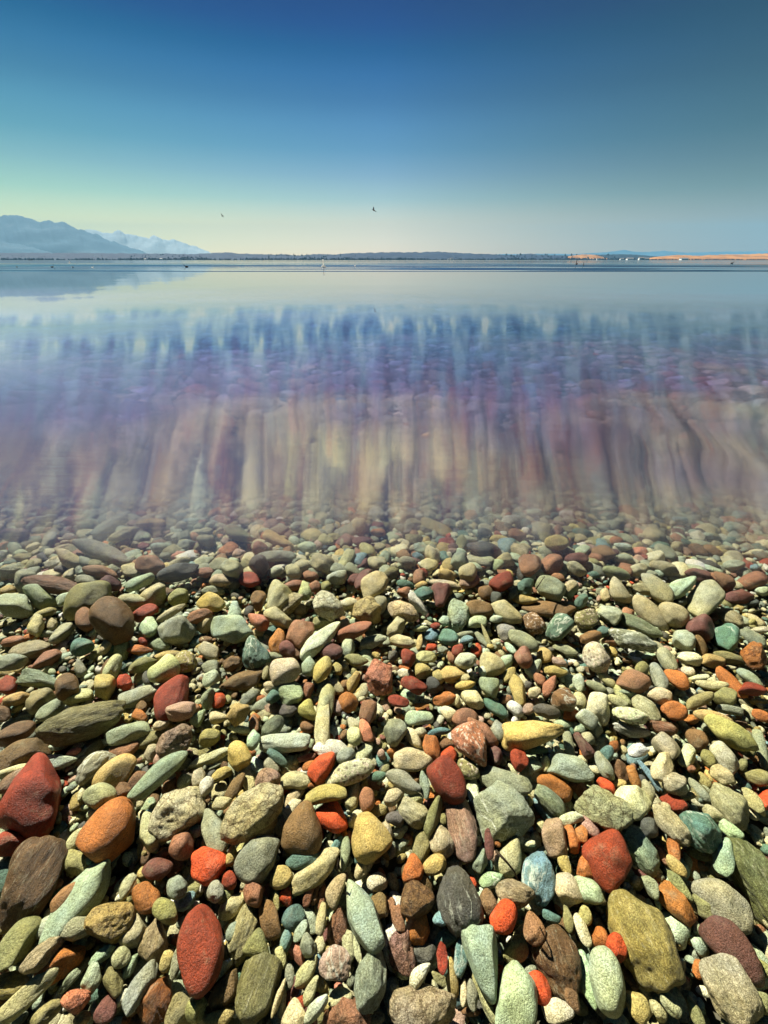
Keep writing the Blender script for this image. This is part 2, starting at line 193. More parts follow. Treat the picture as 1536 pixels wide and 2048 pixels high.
(768,950,2,"""e 215 218 150 50 150 y -;r 520 300 115 50 165 k -;e 690 270 95 60 0 y -;e 865 285 45 35 0 y -;e 400 300 140 60 165 z -;e 585 365 90 75 5 e -;e 672 360 85 78 0 e -;e 770 335 95 50 5 v -;e 300 345 75 60 0 g -;e 375 345 110 38 165 g -;
e 455 362 50 45 0 m -;e 335 385 72 70 0 k -;e 1120 372 120 50 165 k -;e 770 375 85 45 150 k -;e 135 315 55 42 0 e -;e 250 398 80 38 170 y -;e 185 285 70 40 0 k -;e 465 262 85 38 170 y -;e 1400 362 90 42 0 m -;e 200 335 60 55 80 k -;
e 930 390 110 40 160 g -;e 1010 380 80 50 0 k -;e 480 340 60 50 20 k -;e 90 350 70 45 0 g -;e 1250 400 100 45 170 v -;e 1330 420 120 50 165 e -"""),
]
# Landmarks: tile index, centre in the tile, short name
LANDMARKS = [
(0,235,70,'big brown slab at the left edge'),(0,640,240,'long mint bar stone'),(0,1270,1040,'orange leaf shaped stone'),
(1,72,632,'tall brick red stone'),(1,124,-30,'round bright red stone'),(1,1360,350,'hooked mint stone'),(1,520,940,'grainy olive bark like stone'),(1,1145,740,'pinkish disc with a white line'),
(2,590,245,'dark stone with white swirls'),(2,960,375,'scarlet knob stone'),(2,800,730,'curved mint drop stone'),(2,1390,730,'big shaded brown boulder'),(2,300,1110,'broad khaki stone at the bottom edge'),(2,150,660,'pink and white mottled stone'),
(3,545,520,'big grainy ochre boulder'),(3,1260,640,'long maroon stone'),(3,250,890,'tall mint stone'),(3,1230,950,'pale splintery slab'),
(4,290,610,'huge brick red wedge'),(4,895,870,'big orange boulder'),(4,920,430,'smooth yellow oval stone'),(4,1430,720,'pale round slab with orange corner'),(4,680,20,'flat olive slab'),
(5,490,740,'big cracked khaki boulder'),(5,1120,780,'scarlet square block'),(5,375,280,'olive yellow stone with a pit'),(5,740,180,'flat mint diamond slab'),(5,1430,930,'square yellow boulder'),(5,890,860,'brown pear shaped stone'),
(6,700,190,'coral speckled stone'),(6,1190,110,'tan saddle shaped boulder'),(6,930,730,'big grey green veined boulder'),(6,615,840,'pink striped log like stone'),(6,510,490,'dark red oval stone'),
(7,255,1130,'big red block with white flecks'),(7,990,865,'dark green oval stone'),(7,1235,110,'golden yellow oblong stone'),(7,230,720,'khaki oval with yellow vein'),
(8,910,400,'big dark brown boulder in shade'),(8,1380,1020,'steep orange red wedge'),(8,235,640,'layered khaki slab'),(8,995,895,'small scarlet cube stone'),
(9,315,475,'chunky mint boulder'),(9,150,255,'pale yellow round stone'),(9,1030,555,'white pointed wedge'),(9,400,890,'long ochre brown bar'),(9,1500,850,'rough coral sandstone block'),(9,745,810,'pale yellow cube boulder'),
(10,750,325,'brown stone with pale dots'),(10,1310,315,'long brown boat shaped slab'),(10,1075,960,'mustard bean shaped stone'),(10,235,920,'deep red split block'),(10,935,100,'brick red stone by the shimmer'),
(11,1025,230,'pale rounded square block'),(11,455,565,'long green slab with white vein'),(11,160,695,'pale speckled round boulder'),(11,785,1130,'rusty oval stone'),(11,1430,690,'rust coloured crumbly rock'),
(12,1120,270,'yellow bar stone in the shallows'),(12,400,305,'submerged grey green slab'),(13,215,218,'submerged olive yellow stone'),(13,672,360,'round terracotta stone in the shallows'),
]
# ------------------------------------------------------------------ helpers
CAMP = np.array([0, 0, CAM_Z])
FWD = np.array([0, math.cos(PITCH), -math.sin(PITCH)])
UPV = np.array([0, math.sin(PITCH), math.cos(PITCH)])
RGT = np.array([1.0, 0, 0])


def ray(px, py):
    return RGT * ((px - 768) / F) + UPV * ((1024 - py) / F) + FWD


def at(px, py, Y):                          # the point seen at a pixel, at distance Y ahead
    d = ray(px, py)
    return CAMP + d * (Y / d[1])


def on_plane(px, py, P, n):
    d = ray(px, py)
    return CAMP + d * (np.dot(P - CAMP, n) / np.dot(d, n))


def bed(y):                                 # height of the pebble bed, falling away from the shore
    y = np.asarray(y, dtype=float)
    z = -0.05 * np.clip(y - 1.1, 0, 7)
    return z - 0.06 * np.clip(y - 8.1, 0, 30)


WATER_Z = 0.75


def nodemat(name):
    m = bpy.data.materials.new(name)
    m.use_nodes = True
    nt = m.node_tree
    nt.nodes.clear()
    return m, nt.nodes, nt.links


def link(o, parent=None):
    sc.collection.objects.link(o)
    if parent is not None:
        o.parent = parent
    return o


def tag(o, label=None, cat=None, group=None, kind=None):
    if label: o['label'] = label
    if cat: o['category'] = cat
    if group: o['group'] = group
    if kind: o['kind'] = kind
    return o


def mesh_np(name, V, Fc, mats, smooth=True):
    me = bpy.data.meshes.new(name)
    V = np.asarray(V, dtype=np.float32)
    Fc = np.asarray(Fc, dtype=np.int32)
    k = Fc.shape[1]
    me.vertices.add(len(V)); me.vertices.foreach_set('co', V.ravel())
    me.loops.add(Fc.size); me.loops.foreach_set('vertex_index', Fc.ravel())
    me.polygons.add(len(Fc))
    me.polygons.foreach_set('loop_start', np.arange(0, Fc.size, k, dtype=np.int32))
    me.polygons.foreach_set('loop_total', np.full(len(Fc), k, dtype=np.int32))
    me.polygons.foreach_set('use_smooth', np.full(len(Fc), smooth))
    for m in mats: me.materials.append(m)
    me.update()
    me.validate()
    return me


ICO = {}
def ico(level):
    if level not in ICO:
        bm = bmesh.new()
        bmesh.ops.create_icosphere(bm, subdivisions=level, radius=1.0)
        v = np.array([x.co[:] for x in bm.verts])
        f = np.array([[q.index for q in p.verts] for p in bm.faces])
        bm.free()
        ICO[level] = (v / np.linalg.norm(v, axis=1)[:, None], f)
    return ICO[level]


# ------------------------------------------------------------------ stone materials
# linear base colours of the pebbles (argillite greens, reds, ochres)
PAL = dict(g=(.330, .375, .290), m=(.480, .600, .470), t=(.120, .230, .195), y=(.570, .460, .180), o=(.320, .310, .140), k=(.550, .520, .330),
           b=(.240, .140, .060), z=(.110, .112, .105), r=(.320, .052, .018), s=(.660, .095, .022), p=(.470, .320, .260), n=(.520, .190, .045),
           e=(.370, .180, .105), v=(.180, .075, .065), c=(.720, .690, .490), w=(.820, .860, .740), u=(.190, .330, .400), x=(.680, .270, .180))


def stone_material(name, kind, from_attr=False):
    m, n, l = nodemat(name)
    out = n.new('ShaderNodeOutputMaterial')
    bs = n.new('ShaderNodeBsdfPrincipled')
    l.new(bs.outputs[0], out.inputs[0])
    tcn = n.new('ShaderNodeTexCoord')
    oi = n.new('ShaderNodeObjectInfo')
    at_ = n.new('ShaderNodeAttribute')
    if from_attr:
        at_.attribute_type = 'GEOMETRY'; at_.attribute_name = 'stone_col'
        colour = at_.outputs['Color']
        coords = tcn.outputs['Object']
    else:
        colour = oi.outputs['Color']
        add = n.new('ShaderNodeVectorMath'); add.operation = 'ADD'
        mu = n.new('ShaderNodeMath'); mu.operation = 'MULTIPLY'; mu.inputs[1].default_value = 37.0
        l.new(oi.outputs['Random'], mu.inputs[0])
        l.new(tcn.outputs['Object'], add.inputs[0]); l.new(mu.outputs[0], add.inputs[1])
        coords = add.outputs[0]

    def noise(scale, detail=4, rough=.6, vec=None):
        q = n.new('ShaderNodeTexNoise')
        q.inputs['Scale'].default_value = scale; q.inputs['Detail'].default_value = detail
        q.inputs['Roughness'].default_value = rough
        l.new(vec or coords, q.inputs['Vector'])
        return q

    def mix(fac, a, b, mode='MIX'):
        q = n.new('ShaderNodeMix'); q.data_type = 'RGBA'; q.blend_type = mode
        for s_, v_ in ((0, fac), (6, a), (7, b)):
            if isinstance(v_, (int, float)): q.inputs[s_].default_value = v_
            elif isinstance(v_, tuple): q.inputs[s_].default_value = (*v_, 1)
            else: l.new(v_, q.inputs[s_])
        return q.outputs[2]

    def rng(v, a, b, c, d):
        q = n.new('ShaderNodeMapRange'); q.clamp = True
        l.new(v, q.inputs[0])
        for i_, x_ in enumerate((a, b, c, d)): q.inputs[i_ + 1].default_value = x_
        return q.outputs[0]

    big = noise(14, 4, .65)
    mid = noise(60, 5, .7)
    fine = noise(420, 3, .8)
    c1 = mix(rng(big.outputs[0], .35, .65, 0, 1), colour, (1.25, 1.12, .80), 'MULTIPLY')
    c2 = mix(rng(mid.outputs[0], .38, .66, 0, .75), c1, (.55, .58, .50), 'MULTIPLY')
    c3 = mix(rng(fine.outputs[0], .40, .60, .0, .85), c2, (.40, .38, .34), 'MULTIPLY')
    # wear: paler dusty silt in patches
    silt = noise(26, 6, .7)
    c3 = mix(rng(silt.outputs[0], .56, .74, 0, .35), c3, (.40, .37, .22))
    bstr, bd = .35, mid
    if kind == 'l':
        mp = n.new('ShaderNodeMapping'); mp.inputs['Scale'].default_value = (1.6, 13.0, 13.0)
        l.new(coords, mp.inputs[0])
        bands = noise(14, 6, .75, mp.outputs[0])
        c3 = mix(rng(bands.outputs[0], .38, .54, .6, 0), c3, (.48, .44, .36), 'MULTIPLY')
        c3 = mix(rng(bands.outputs[0], .56, .70, 0, .55), c3, (.70, .66, .46))
        bstr, bd = .8, bands
    elif kind == 's':
        vo = n.new('ShaderNodeTexVoronoi'); vo.inputs['Scale'].default_value = 110
        l.new(coords, vo.inputs['Vector'])
        c3 = mix(rng(vo.outputs['Distance'], .22, .42, .75, 0), c3, (.10, .06, .04))
        sp = noise(150, 2, .5)
        c3 = mix(rng(sp.outputs[0], .56, .62, 0, .7), c3, (.80, .66, .50))
    elif kind == 'v':
        base3 = c3
        mp = n.new('ShaderNodeMapping'); mp.inputs['Scale'].default_value = (1.0, 3.2, 3.2)
        l.new(coords, mp.inputs[0])
        ve = noise(11, 5, .55, mp.outputs[0])
        ab = n.new('ShaderNodeMath'); ab.operation = 'SUBTRACT'; ab.inputs[1].default_value = .5
        l.new(ve.outputs[0], ab.inputs[0])
        a2 = n.new('ShaderNodeMath'); a2.operation = 'ABSOLUTE'
        l.new(ab.outputs[0], a2.inputs[0])
        c3 = mix(rng(a2.outputs[0], .002, .024, .75, 0), c3, (.74, .76, .60))
        vm = noise(9, 2, .5)
        c3 = mix(rng(vm.outputs[0], .40, .55, .0, 1.0), base3, c3)
    elif kind == 'q':
        vo = n.new('ShaderNodeTexVoronoi'); vo.inputs['Scale'].default_value = 38
        vo.inputs['Randomness'].default_value = 1
        wv = n.new('ShaderNodeVectorMath'); wv.operation = 'ADD'
        sc_ = n.new('ShaderNodeVectorMath'); sc_.operation = 'SCALE'; sc_.inputs['Scale'].default_value = .03
        l.new(mid.outputs['Color'], sc_.inputs[0]); l.new(coords, wv.inputs[0]); l.new(sc_.outputs[0], wv.inputs[1])
        l.new(wv.outputs[0], vo.inputs['Vector'])
        vo.feature = 'DISTANCE_TO_EDGE'
        c3 = mix(rng(vo.outputs['Distance'], .01, .07, .8, 0), c3, (.30, .24, .16), 'MULTIPLY')
        bstr, bd = .9, mid
    l.new(c3, bs.inputs['Base Color'])
    bs.inputs['Roughness'].default_value = .50
    bs.inputs['Specular IOR Level'].default_value = .38
    b1 = n.new('ShaderNodeBump'); b1.inputs['Strength'].default_value = bstr; b1.inputs['Distance'].default_value = .018
    l.new(bd.outputs[0], b1.inputs['Height'])
    b2 = n.new('ShaderNodeBump'); b2.inputs['Strength'].default_value = .8; b2.inputs['Distance'].default_value = .004
    l.new(fine.outputs[0], b2.inputs['Height']); l.new(b1.outputs[0], b2.inputs['Normal'])
    l.new(b2.outputs[0], bs.inputs['Normal'])
    return m


SM = {k: stone_material({'-': 'smooth_stone', 'l': 'layered_stone', 's': 'speckled_stone', 'v': 'veined_stone', 'q': 'cracked_stone'}[k], k) for k in '-lsvq'}
SM_STUFF = stone_material('pebble_bed_stone', '-', True)
rs = np.random.RandomState(7)


# ------------------------------------------------------------------ stone shapes
def outline(dirs, kind):
    """unit directions -> points of a rounded body with the given plan outline, extents [-1,1]."""
    x, y, z = dirs.T
    rho = np.hypot(x, y) + 1e-9
    ph = np.arctan2(y, x)
    c, s = np.cos(ph), np.sin(ph)
    if kind == 'r':
        Rr = (np.abs(c) ** 4.5 + np.abs(s) ** 4.5) ** (-1 / 4.5)
    elif kind == 't':
        k = 7.0
        acc = 0
        for a in (60, 180, 300):
            acc = acc + np.clip((c * math.cos(R(a)) + s * math.sin(R(a))) / .68, 0, None) ** k
        acc = acc + (1 / 1.08) ** k
        Rr = acc ** (-1 / k)
    else:
        Rr = np.ones_like(c)
    vx = Rr * rho * c
    vy = Rr * rho * s
    if kind == 'r':
        pz = np.sign(z) * np.abs(z) ** .8
    else:
        pz = z
    if kind == 'd':
        vy = vy * (1 - .48 * vx) * np.where(vx > 0, 1 - .12 * vx, 1)
    if kind == 'b':
        vy = vy * .8 + .42 * (.45 - vx ** 2)
    if kind == 'B':
        vy = vy * .8 - .42 * (.45 - vx ** 2)
    P = np.stack([vx, vy, pz], 1)
    return P


def wob(P, rnd, amp, freq):
    out = np.zeros(len(P))
    for _ in range(5):
        k = rnd.normal(size=3); k = k / np.linalg.norm(k) * freq * rnd.uniform(.6, 1.6)
        out += np.sin(P @ k + rnd.uniform(0, 6.28)) / 5
    return out * amp


def chop(P, rnd, nplanes, lo, hi, k=11.0):
    """worn facets: a soft intersection with random planes"""
    nrm = np.linalg.norm(P, axis=1)[:, None]
    D = P / nrm
    acc = (nrm[:, 0]) ** (-k)
    for _ in range(nplanes):
        q = rnd.normal(size=3); q /= np.linalg.norm(q)
        acc = acc + np.clip(D @ q / rnd.uniform(lo, hi), 0, None) ** k
    return D * (acc ** (-1 / k))[:, None]


def stone_shape(kind, level, seed, tex='-'):
    rnd = np.random.RandomState(seed)
    d, f = ico(level)
    P = outline(d, kind)
    npl = {'-': 11, 'l': 13, 's': 8, 'v': 14, 'q': 18}[tex]
    P = chop(P, rnd, npl, .68, 1.04, rnd.uniform(10, 26) if tex != 'q' else 26.0)
    rr = 1 + wob(d, rnd, .14, 2.4) + wob(d, rnd, .07, 5.5)
    if tex in 'qlv': rr += wob(d, rnd, .05, 11) + wob(d, rnd, .03, 21)
    else: rr += wob(d, rnd, .015, 12)
    P = P * rr[:, None]
    for a in range(3):
        lo_, hi_ = P[:, a].min(), P[:, a].max()
        P[:, a] = (P[:, a] - (lo_ + hi_) / 2) * 2 / (hi_ - lo_)
    return P, f


# ------------------------------------------------------------------ the traced pebbles
def parse():
    out = []
    for ti, (x0, y0, s, txt) in enumerate(TILES):
        for row in txt.replace('\n', '').split(';'):
            p = row.split()
            cx, cy, L, W, A = map(float, p[1:6])
            if L < W: L, W, A = W, L, A + 90
            out.append(dict(kind=p[0], tile=ti, tx=cx, ty=cy, px=x0 + cx / s, py=y0 + cy / s, L=L / s, W=W / s, A=A, col=p[6], tex=p[7]))
    return out


ST = parse()
for i, s in enumerate(ST):
    s['i'] = i
    s['area'] = s['L'] * s['W']
    s['lm'] = None
for ti, x, y, nm in LANDMARKS:
    for s in ST:
        if s['tile'] == ti and s['tx'] == x and s['ty'] == y: s['lm'] = nm

UP = np.array([0, 0, 1.0])


def place(s):
    """real position and frame of a traced pebble on the bed"""
    d0 = ray(s['px'], s['py']); d0n = d0 / np.linalg.norm(d0)
    z = 0.02
    lift = np.random.RandomState(7000 + s['i']).uniform(-.012, .022)
    for _ in range(4):
        t = (z - CAM_Z) / d0[2]
        P = CAMP + d0 * t
        pxs = t / F                          # metres per photograph pixel here
        Wm = s['W'] * pxs
        ct = .5 * min(Wm * .78, .16)
        z = float(bed(P[1])) + .75 * ct - (.01 if s['area'] < 900 else 0) + lift
    rt = np.random.RandomState(3000 + s['i'])
    n = UP * .55 - d0n * .45 + np.array([*rt.normal(0, .17, 2), 0])
    n /= np.linalg.norm(n)
    a = R(s['A'])
    du, dv = np.array([math.cos(a), -math.sin(a)]), np.array([-math.sin(a), -math.cos(a)])
    E = [on_plane(s['px'] + q[0], s['py'] + q[1], P, n) for q in (du * s['L'] / 2, -du * s['L'] / 2, dv * s['W'] / 2, -dv * s['W'] / 2)]
    u = (E[0] - E[1]) / 2
    w = (E[2] - E[3]) / 2
    C = (E[0] + E[1]) / 2 * .5 + P * .5
    if np.dot(np.cross(u, w), n) < 0: pass
    ct = .5 * min(np.linalg.norm(w) * 2, np.linalg.norm(u) * 2) * rt.uniform(.7, 1.0)
    return P, u * 1.04, w * 1.08, n, ct


def col_of(s, rnd):
    c = np.array(PAL[s['col']])
    c = c * np.exp(rnd.normal(0, .10)) * np.exp(rnd.normal(0, .05, 3))
    return np.clip(c, 0.01, .85)


CW = dict(g='grey green', m='pale mint', t='dark green', y='yellow', o='olive', k='khaki', b='brown', z='dark grey', r='brick red', s='bright red',
          p='pinkish', n='orange brown', e='terracotta', v='maroon', c='cream', w='whitish', u='blue grey', x='coral')
TW = {'-': '', 'l': 'layered ', 's': 'speckled ', 'v': 'white veined ', 'q': 'cracked '}


def shape_word(s):
    r = s['L'] / s['W']
    k = s['kind']
    if k in 'bB': return 'curved'
    if k == 't': return 'three cornered'
    if k == 'd': return 'tapered'
    if k == 'r': return 'squarish' if r < 1.45 else 'oblong block'
    return 'round' if r < 1.25 else 'oval' if r < 1.8 else 'long' if r < 3 else 'slender'


def size_word(s):
    # sizes named against the neighbours at the same distance
    q = math.sqrt(s['area']) / (18 + (s['py'] - 1000) * .045)
    return 'large ' if q > 1.35 else 'small ' if q < .75 else ''


def dirword(dx, dy):
    a = math.degrees(math.atan2(-dy, dx)) % 360
    return ['right of', 'beyond and right of', 'beyond', 'beyond and left of', 'left of', 'in front and left of', 'in front of', 'in front and right of'][int((a + 22.5) // 45) % 8]


LM = [s for s in ST if s['lm']]
vis = [s for s in ST if -10 < s['px'] < 1546 and s['py'] < 2055]
order = sorted(vis, key=lambda s: (s['lm'] is None, -s['area']))
N_IND = 296
chosen = order[:N_IND]
rest = [s for s in ST if s not in chosen]


def relations(s):
    near = sorted((q for q in LM if q is not s), key=lambda q: math.hypot(q['px'] - s['px'], q['py'] - s['py']))[:6]
    for q in near:
        dx, dy = s['px'] - q['px'], s['py'] - q['py']
        gap = math.hypot(dx, dy) - (q['L'] + q['W'] + s['L'] + s['W']) / 4
        yield ('just ' if gap < 22 else '') + dirword(dx, dy), q['lm']


def describe():
    # signatures of every traced pebble, so that a label fits one of them only
    sig = {}
    for s in ST:
        base = CW[s['col']] + ' ' + TW[s['tex']] + shape_word(s)
        s['base'] = base
        s['rels'] = list(relations(s))
        for rel, lm in s['rels']:
            sig.setdefault((base, rel, lm), []).append(s['i'])
            sig.setdefault((size_word(s) + base, rel, lm, 1), []).append(s['i'])
    for s in chosen:
        if s['lm']:
            rel, lm = s['rels'][0]
            s['label'] = s['lm'] + ', ' + rel + ' the ' + lm
            if len(s['label'].split()) > 16: s['label'] = s['lm'] + ' on the pebble bed'
            continue
        done = None
        for rel, lm in s['rels']:
            for b_, key in ((s['base'], (s['base'], rel, lm)), (size_word(s) + s['base'], (size_word(s) + s['base'], rel, lm, 1))):
                t = b_ + ' stone ' + rel + ' the ' + lm
                if len(sig[key]) == 1 and len(t.split()) <= 16: done = t; break
            if done: break
        if not done:
            (r1, l1), (r2, l2) = s['rels'][0], s['rels'][1]
            others = sorted((q for q in ST if (s['base'], r1, l1) and q['base'] == s['base'] and (r1, l1) in q['rels']), key=lambda q: -q['area'])
            rank = [q['i'] for q in others].index(s['i'])
            done = ['largest ', 'second largest ', 'third largest ', 'smaller ', 'smallest '][min(rank, 4)] + s['base'] + ' stone ' + r1 + ' the ' + l1
        s['label'] = done


describe()

for s in chosen:
    rnd = np.random.RandomState(1000 + s['i'])
    P, u, w, n, ct = place(s)
    ln = np.linalg.norm(u)
    ex = u / ln
    ez = n - np.dot(n, ex) * ex; ez /= np.linalg.norm(ez)
    ey = np.cross(ez, ex)
    if np.dot(ey, w) < 0: w = -w if s['kind'] not in 'bB' else w
    lev = 5 if s['area'] > 3500 else 4
    S_, f = stone_shape(s['kind'], lev, 500 + s['i'], s['tex'])
    V = S_[:, :1] * u + S_[:, 1:2] * w + S_[:, 2:3] * n * ct
    L_ = np.stack([V @ ex, V @ ey, V @ ez], 1)
    if np.dot(np.cross(u, w), n) < 0: f = f[:, ::-1]
    me = mesh_np('stone', L_, f, [SM[s['tex']]])
    o = bpy.data.objects.new('stone', me)
    M = Matrix(((ex[0], ey[0], ez[0], P[0]), (ex[1], ey[1], ez[1], P[1]), (ex[2], ey[2], ez[2], P[2]), (0, 0, 0, 1)))
    o.matrix_world = M
    o.color = (*col_of(s, rnd), 1)
    link(o)
    tag(o, s['label'], 'stone', 'rounded stones of the lake bed')


# ------------------------------------------------------------------ the uncounted smaller pebbles, one object
VV, FF, CC = [], [], []
voff = 0


def add_stuff(V, f, c):
    global voff
    VV.append(V.astype(np.float32)); FF.append((f + voff).astype(np.int32))
    CC.append(np.broadcast_to(np.array([*c, 1.0], dtype=np.float32), (len(V), 4)))
    voff += len(V)


for s in rest:
    rnd = np.random.RandomState(1000 + s['i'])
    P, u, w, n, ct = place(s)
    S_, f = stone_shape(s['kind'], 4 if s['area'] > 900 else 3, 500 + s['i'], s['tex'])
    if np.dot(np.cross(u, w), n) < 0: f = f[:, ::-1]
    add_stuff(P + S_[:, :1] * u + S_[:, 1:2] * w + S_[:, 2:3] * n * ct, f, col_of(s, rnd))

LIB = {lv: [stone_shape(k, lv, 90 + i, t) for i, (k, t) in enumerate([('e', '-'), ('r', '-'), ('d', '-'), ('e', 'q'), ('t', '-'), ('e', 'l'), ('r', 'v'), ('b', '-'), ('e', '-'), ('r', 'q'), ('e', 's'), ('d', 'l')])] for lv in (2, 3, 4)}
KEYS = list('gmtyokbzrspnevcwux')
WTS = np.array([20, 14, 5, 5, 8, 17, 5, 4, 1.8, .35, 3, 2.2, 3.5, 3, 11, 5, 1.5, .6]); WTS /= WTS.sum()


def rot_rand(rnd, flat):
    a = rnd.uniform(0, 6.283)
    tx, ty = rnd.normal(0, flat, 2)
    ca, sa = math.cos(a), math.sin(a)
    A_ = np.array([[ca, -sa, 0], [sa, ca, 0], [0, 0, 1]])
    cx, sx_ = math.cos(tx), math.sin(tx); cy, sy_ = math.cos(ty), math.sin(ty)
    return np.array([[1, 0, 0], [0, cx, -sx_], [0, sx_, cx]]) @ np.array([[cy, 0, sy_], [0, 1, 0], [-sy_, 0, cy]]) @ A_


def scatter(x0, x1, y0, y1, step, rlo, rhi, level, lift, wedge=None, seed=1, skip=None):
    rnd = np.random.RandomState(seed)
    y = y0
    while y < y1:
        x = x0
        while x < x1:
            X, Y = x + rnd.uniform(-.5, .5) * step, y + rnd.uniform(-.5, .5) * step
            x += step
            r = rlo + (rhi - rlo) * rnd.beta(1.3, 3.0)
            if wedge and abs(X) > wedge[0] + wedge[1] * max(Y, 0): continue
            if skip and skip(X, Y): continue
            S_, f = LIB[level][rnd.randint(12)]
            a, b, c = r, r * rnd.uniform(.55, .95), r * rnd.uniform(.35, .62)
            V = (S_ * np.array([a, b, c])) @ rot_rand(rnd, .22).T
            V = V + np.array([X, Y, float(bed(Y)) + lift + c * .35 + rnd.uniform(-.006, .006)])
            c_ = np.array(PAL[KEYS[rnd.choice(18, p=WTS)]]) * np.exp(rnd.normal(0, .2))
            add_stuff(V, f, np.clip(c_, .01, .85))
        y += step


inside = lambda X, Y: (abs(X) < .9 + .75 * Y and 0 <= Y < 1.12)
# under and between the traced stones: small pebbles lying lower
scatter(-2.0, 2.0, -.35, 1.15, .034, .012, .034, 3, -.022, (1.0, .95), 11)
scatter(-1.7, 1.7, -.25, 1.15, .019, .006, .016, 2, -.012, (.9, .85), 17)
scatter(-2.0, 2.0, -.35, 1.15, .050, .020, .045, 3, -.052, (1.0, .95), 12)
# beyond and beside them: full size
scatter(-3.4, 3.4, 1.00, 2.3, .034, .014, .052, 3, -.006, (.5, 1.15), 13)
scatter(-3.4, 3.4, 1.02, 2.3, .060, .025, .06, 2, -.040, (.5, 1.15), 14)
scatter(-8.5, 8.5, 2.25, 8.0, .105, .045, .14, 2, -.02, (.5, 1.12), 15)
scatter(-2.0, 2.0, -.35, 1.05, .055, .020, .060, 3, -.010, (1.1, 1.05), 16, inside)
V = np.concatenate(VV); Fc = np.concatenate(FF); Cc = np.concatenate(CC)
me = mesh_np('pebbles', V, Fc, [SM_STUFF])
ca = me.color_attributes.new('stone_col', 'FLOAT_COLOR', 'POINT')
if len(me.vertices) == len(Cc): ca.data.foreach_set('color', Cc.ravel())
pb = link(bpy.data.objects.new('pebbles', me))
tag(pb, kind='stuff')
print('stuff faces', len(Fc))

# ------------------------------------------------------------------ lake bed
m, n, l = nodemat('lake_bed_gravel')
out = n.new('ShaderNodeOutputMaterial'); bs = n.new('ShaderNodeBsdfPrincipled'); l.new(bs.outputs[0], out.inputs[0])
nz = n.new('ShaderNodeTexNoise'); nz.inputs['Scale'].default_value = 6; nz.inputs['Detail'].default_value = 8
g = n.new('ShaderNodeNewGeometry'); l.new(g.outputs['Position'], nz.inputs['Vector'])
cr = n.new('ShaderNodeValToRGB'); l.new(nz.outputs[0], cr.inputs[0])
cr.color_ramp.elements[0].position = .35; cr.color_ramp.elements[0].color = (.05, .045, .03, 1)
cr.color_ramp.elements[1].position = .7; cr.color_ramp.elements[1].color = (.16, .14, .09, 1)
l.new(cr.outputs[0], bs.inputs['Base Color']); bs.inputs['Roughness'].default_value = .9
ys = [-30, -2, 0, 1.1, 3, 5, 8.1, 15, 38.1, 60, 9000]
xs = [-14000, -60, -10, 10, 60, 14000]
V = [(x, y, (float(bed(y)) if y < 40 else float(bed(40)) - (1.0 if y > 100 else 0)) - .045) for y in ys for x in xs]
Fc = [(j * 6 + i, j * 6 + i + 1, (j + 1) * 6 + i + 1, (j + 1) * 6 + i) for j in range(len(ys) - 1) for i in range(5)]
tag(link(bpy.data.objects.new('lake_bed', mesh_np('lake_bed', V, Fc, [m], False))), kind='structure')

# ------------------------------------------------------------------ water
m, n, l = nodemat('lake_water')
out = n.new('ShaderNodeOutputMaterial')
g = n.new('ShaderNodeNewGeometry')
# the wavelets run parallel to the shore, so what counts is the slope of the line of sight across them
dm = n.new('ShaderNodeVectorMath'); dm.operation = 'MULTIPLY'; dm.inputs[1].default_value = (.25, 1, 1)
l.new(g.outputs['Incoming'], dm.inputs[0])
dnm = n.new('ShaderNodeVectorMath'); dnm.operation = 'NORMALIZE'; l.new(dm.outputs[0], dnm.inputs[0])
dt = n.new('ShaderNodeSeparateXYZ'); l.new(dnm.outputs[0], dt.inputs[0])
ab = n.new('ShaderNodeMath'); ab.operation = 'ABSOLUTE'; l.new(dt.outputs['Z'], ab.inputs[0])
steep = n.new('ShaderNodeMapRange'); steep.interpolation_type = 'SMOOTHSTEP'; l.new(ab.outputs[0], steep.inputs[0])
steep.inputs[1].default_value = .45; steep.inputs[2].default_value = .70
sp = n.new('ShaderNodeSeparateXYZ'); l.new(g.outputs['Position'], sp.inputs[0])


def wave(scale, rough, detail, loc=(0, 0, 0)):
    mp = n.new('ShaderNodeMapping'); mp.inputs['Scale'].default_value = scale; mp.inputs['Location'].default_value = loc
    l.new(g.outputs['Position'], mp.inputs[0])
    q = n.new('ShaderNodeTexNoise'); q.inputs['Scale'].default_value = 1; q.inputs['Detail'].default_value = detail
    q.inputs['Roughness'].default_value = rough
    l.new(mp.outputs[0], q.inputs['Vector'])
    return q.outputs[0]


def bump(h, strength, dist, nrm=None):
    b = n.new('ShaderNodeBump'); b.inputs['Distance'].default_value = dist
    if isinstance(strength, (int, float)): b.inputs['Strength'].default_value = strength
    else: l.new(strength, b.inputs['Strength'])
    l.new(h, b.inputs['Height'])
    if nrm: l.new(nrm, b.inputs['Normal'])
    return b.outputs[0]


calm = wave((1.6, 2.0, 1), .4, 1)
far_m = n.new('ShaderNodeMapRange'); far_m.interpolation_type = 'SMOOTHSTEP'; l.new(sp.outputs['Y'], far_m.inputs[0])
far_m.inputs[1].default_value = 6.9; far_m.inputs[2].default_value = 7.0
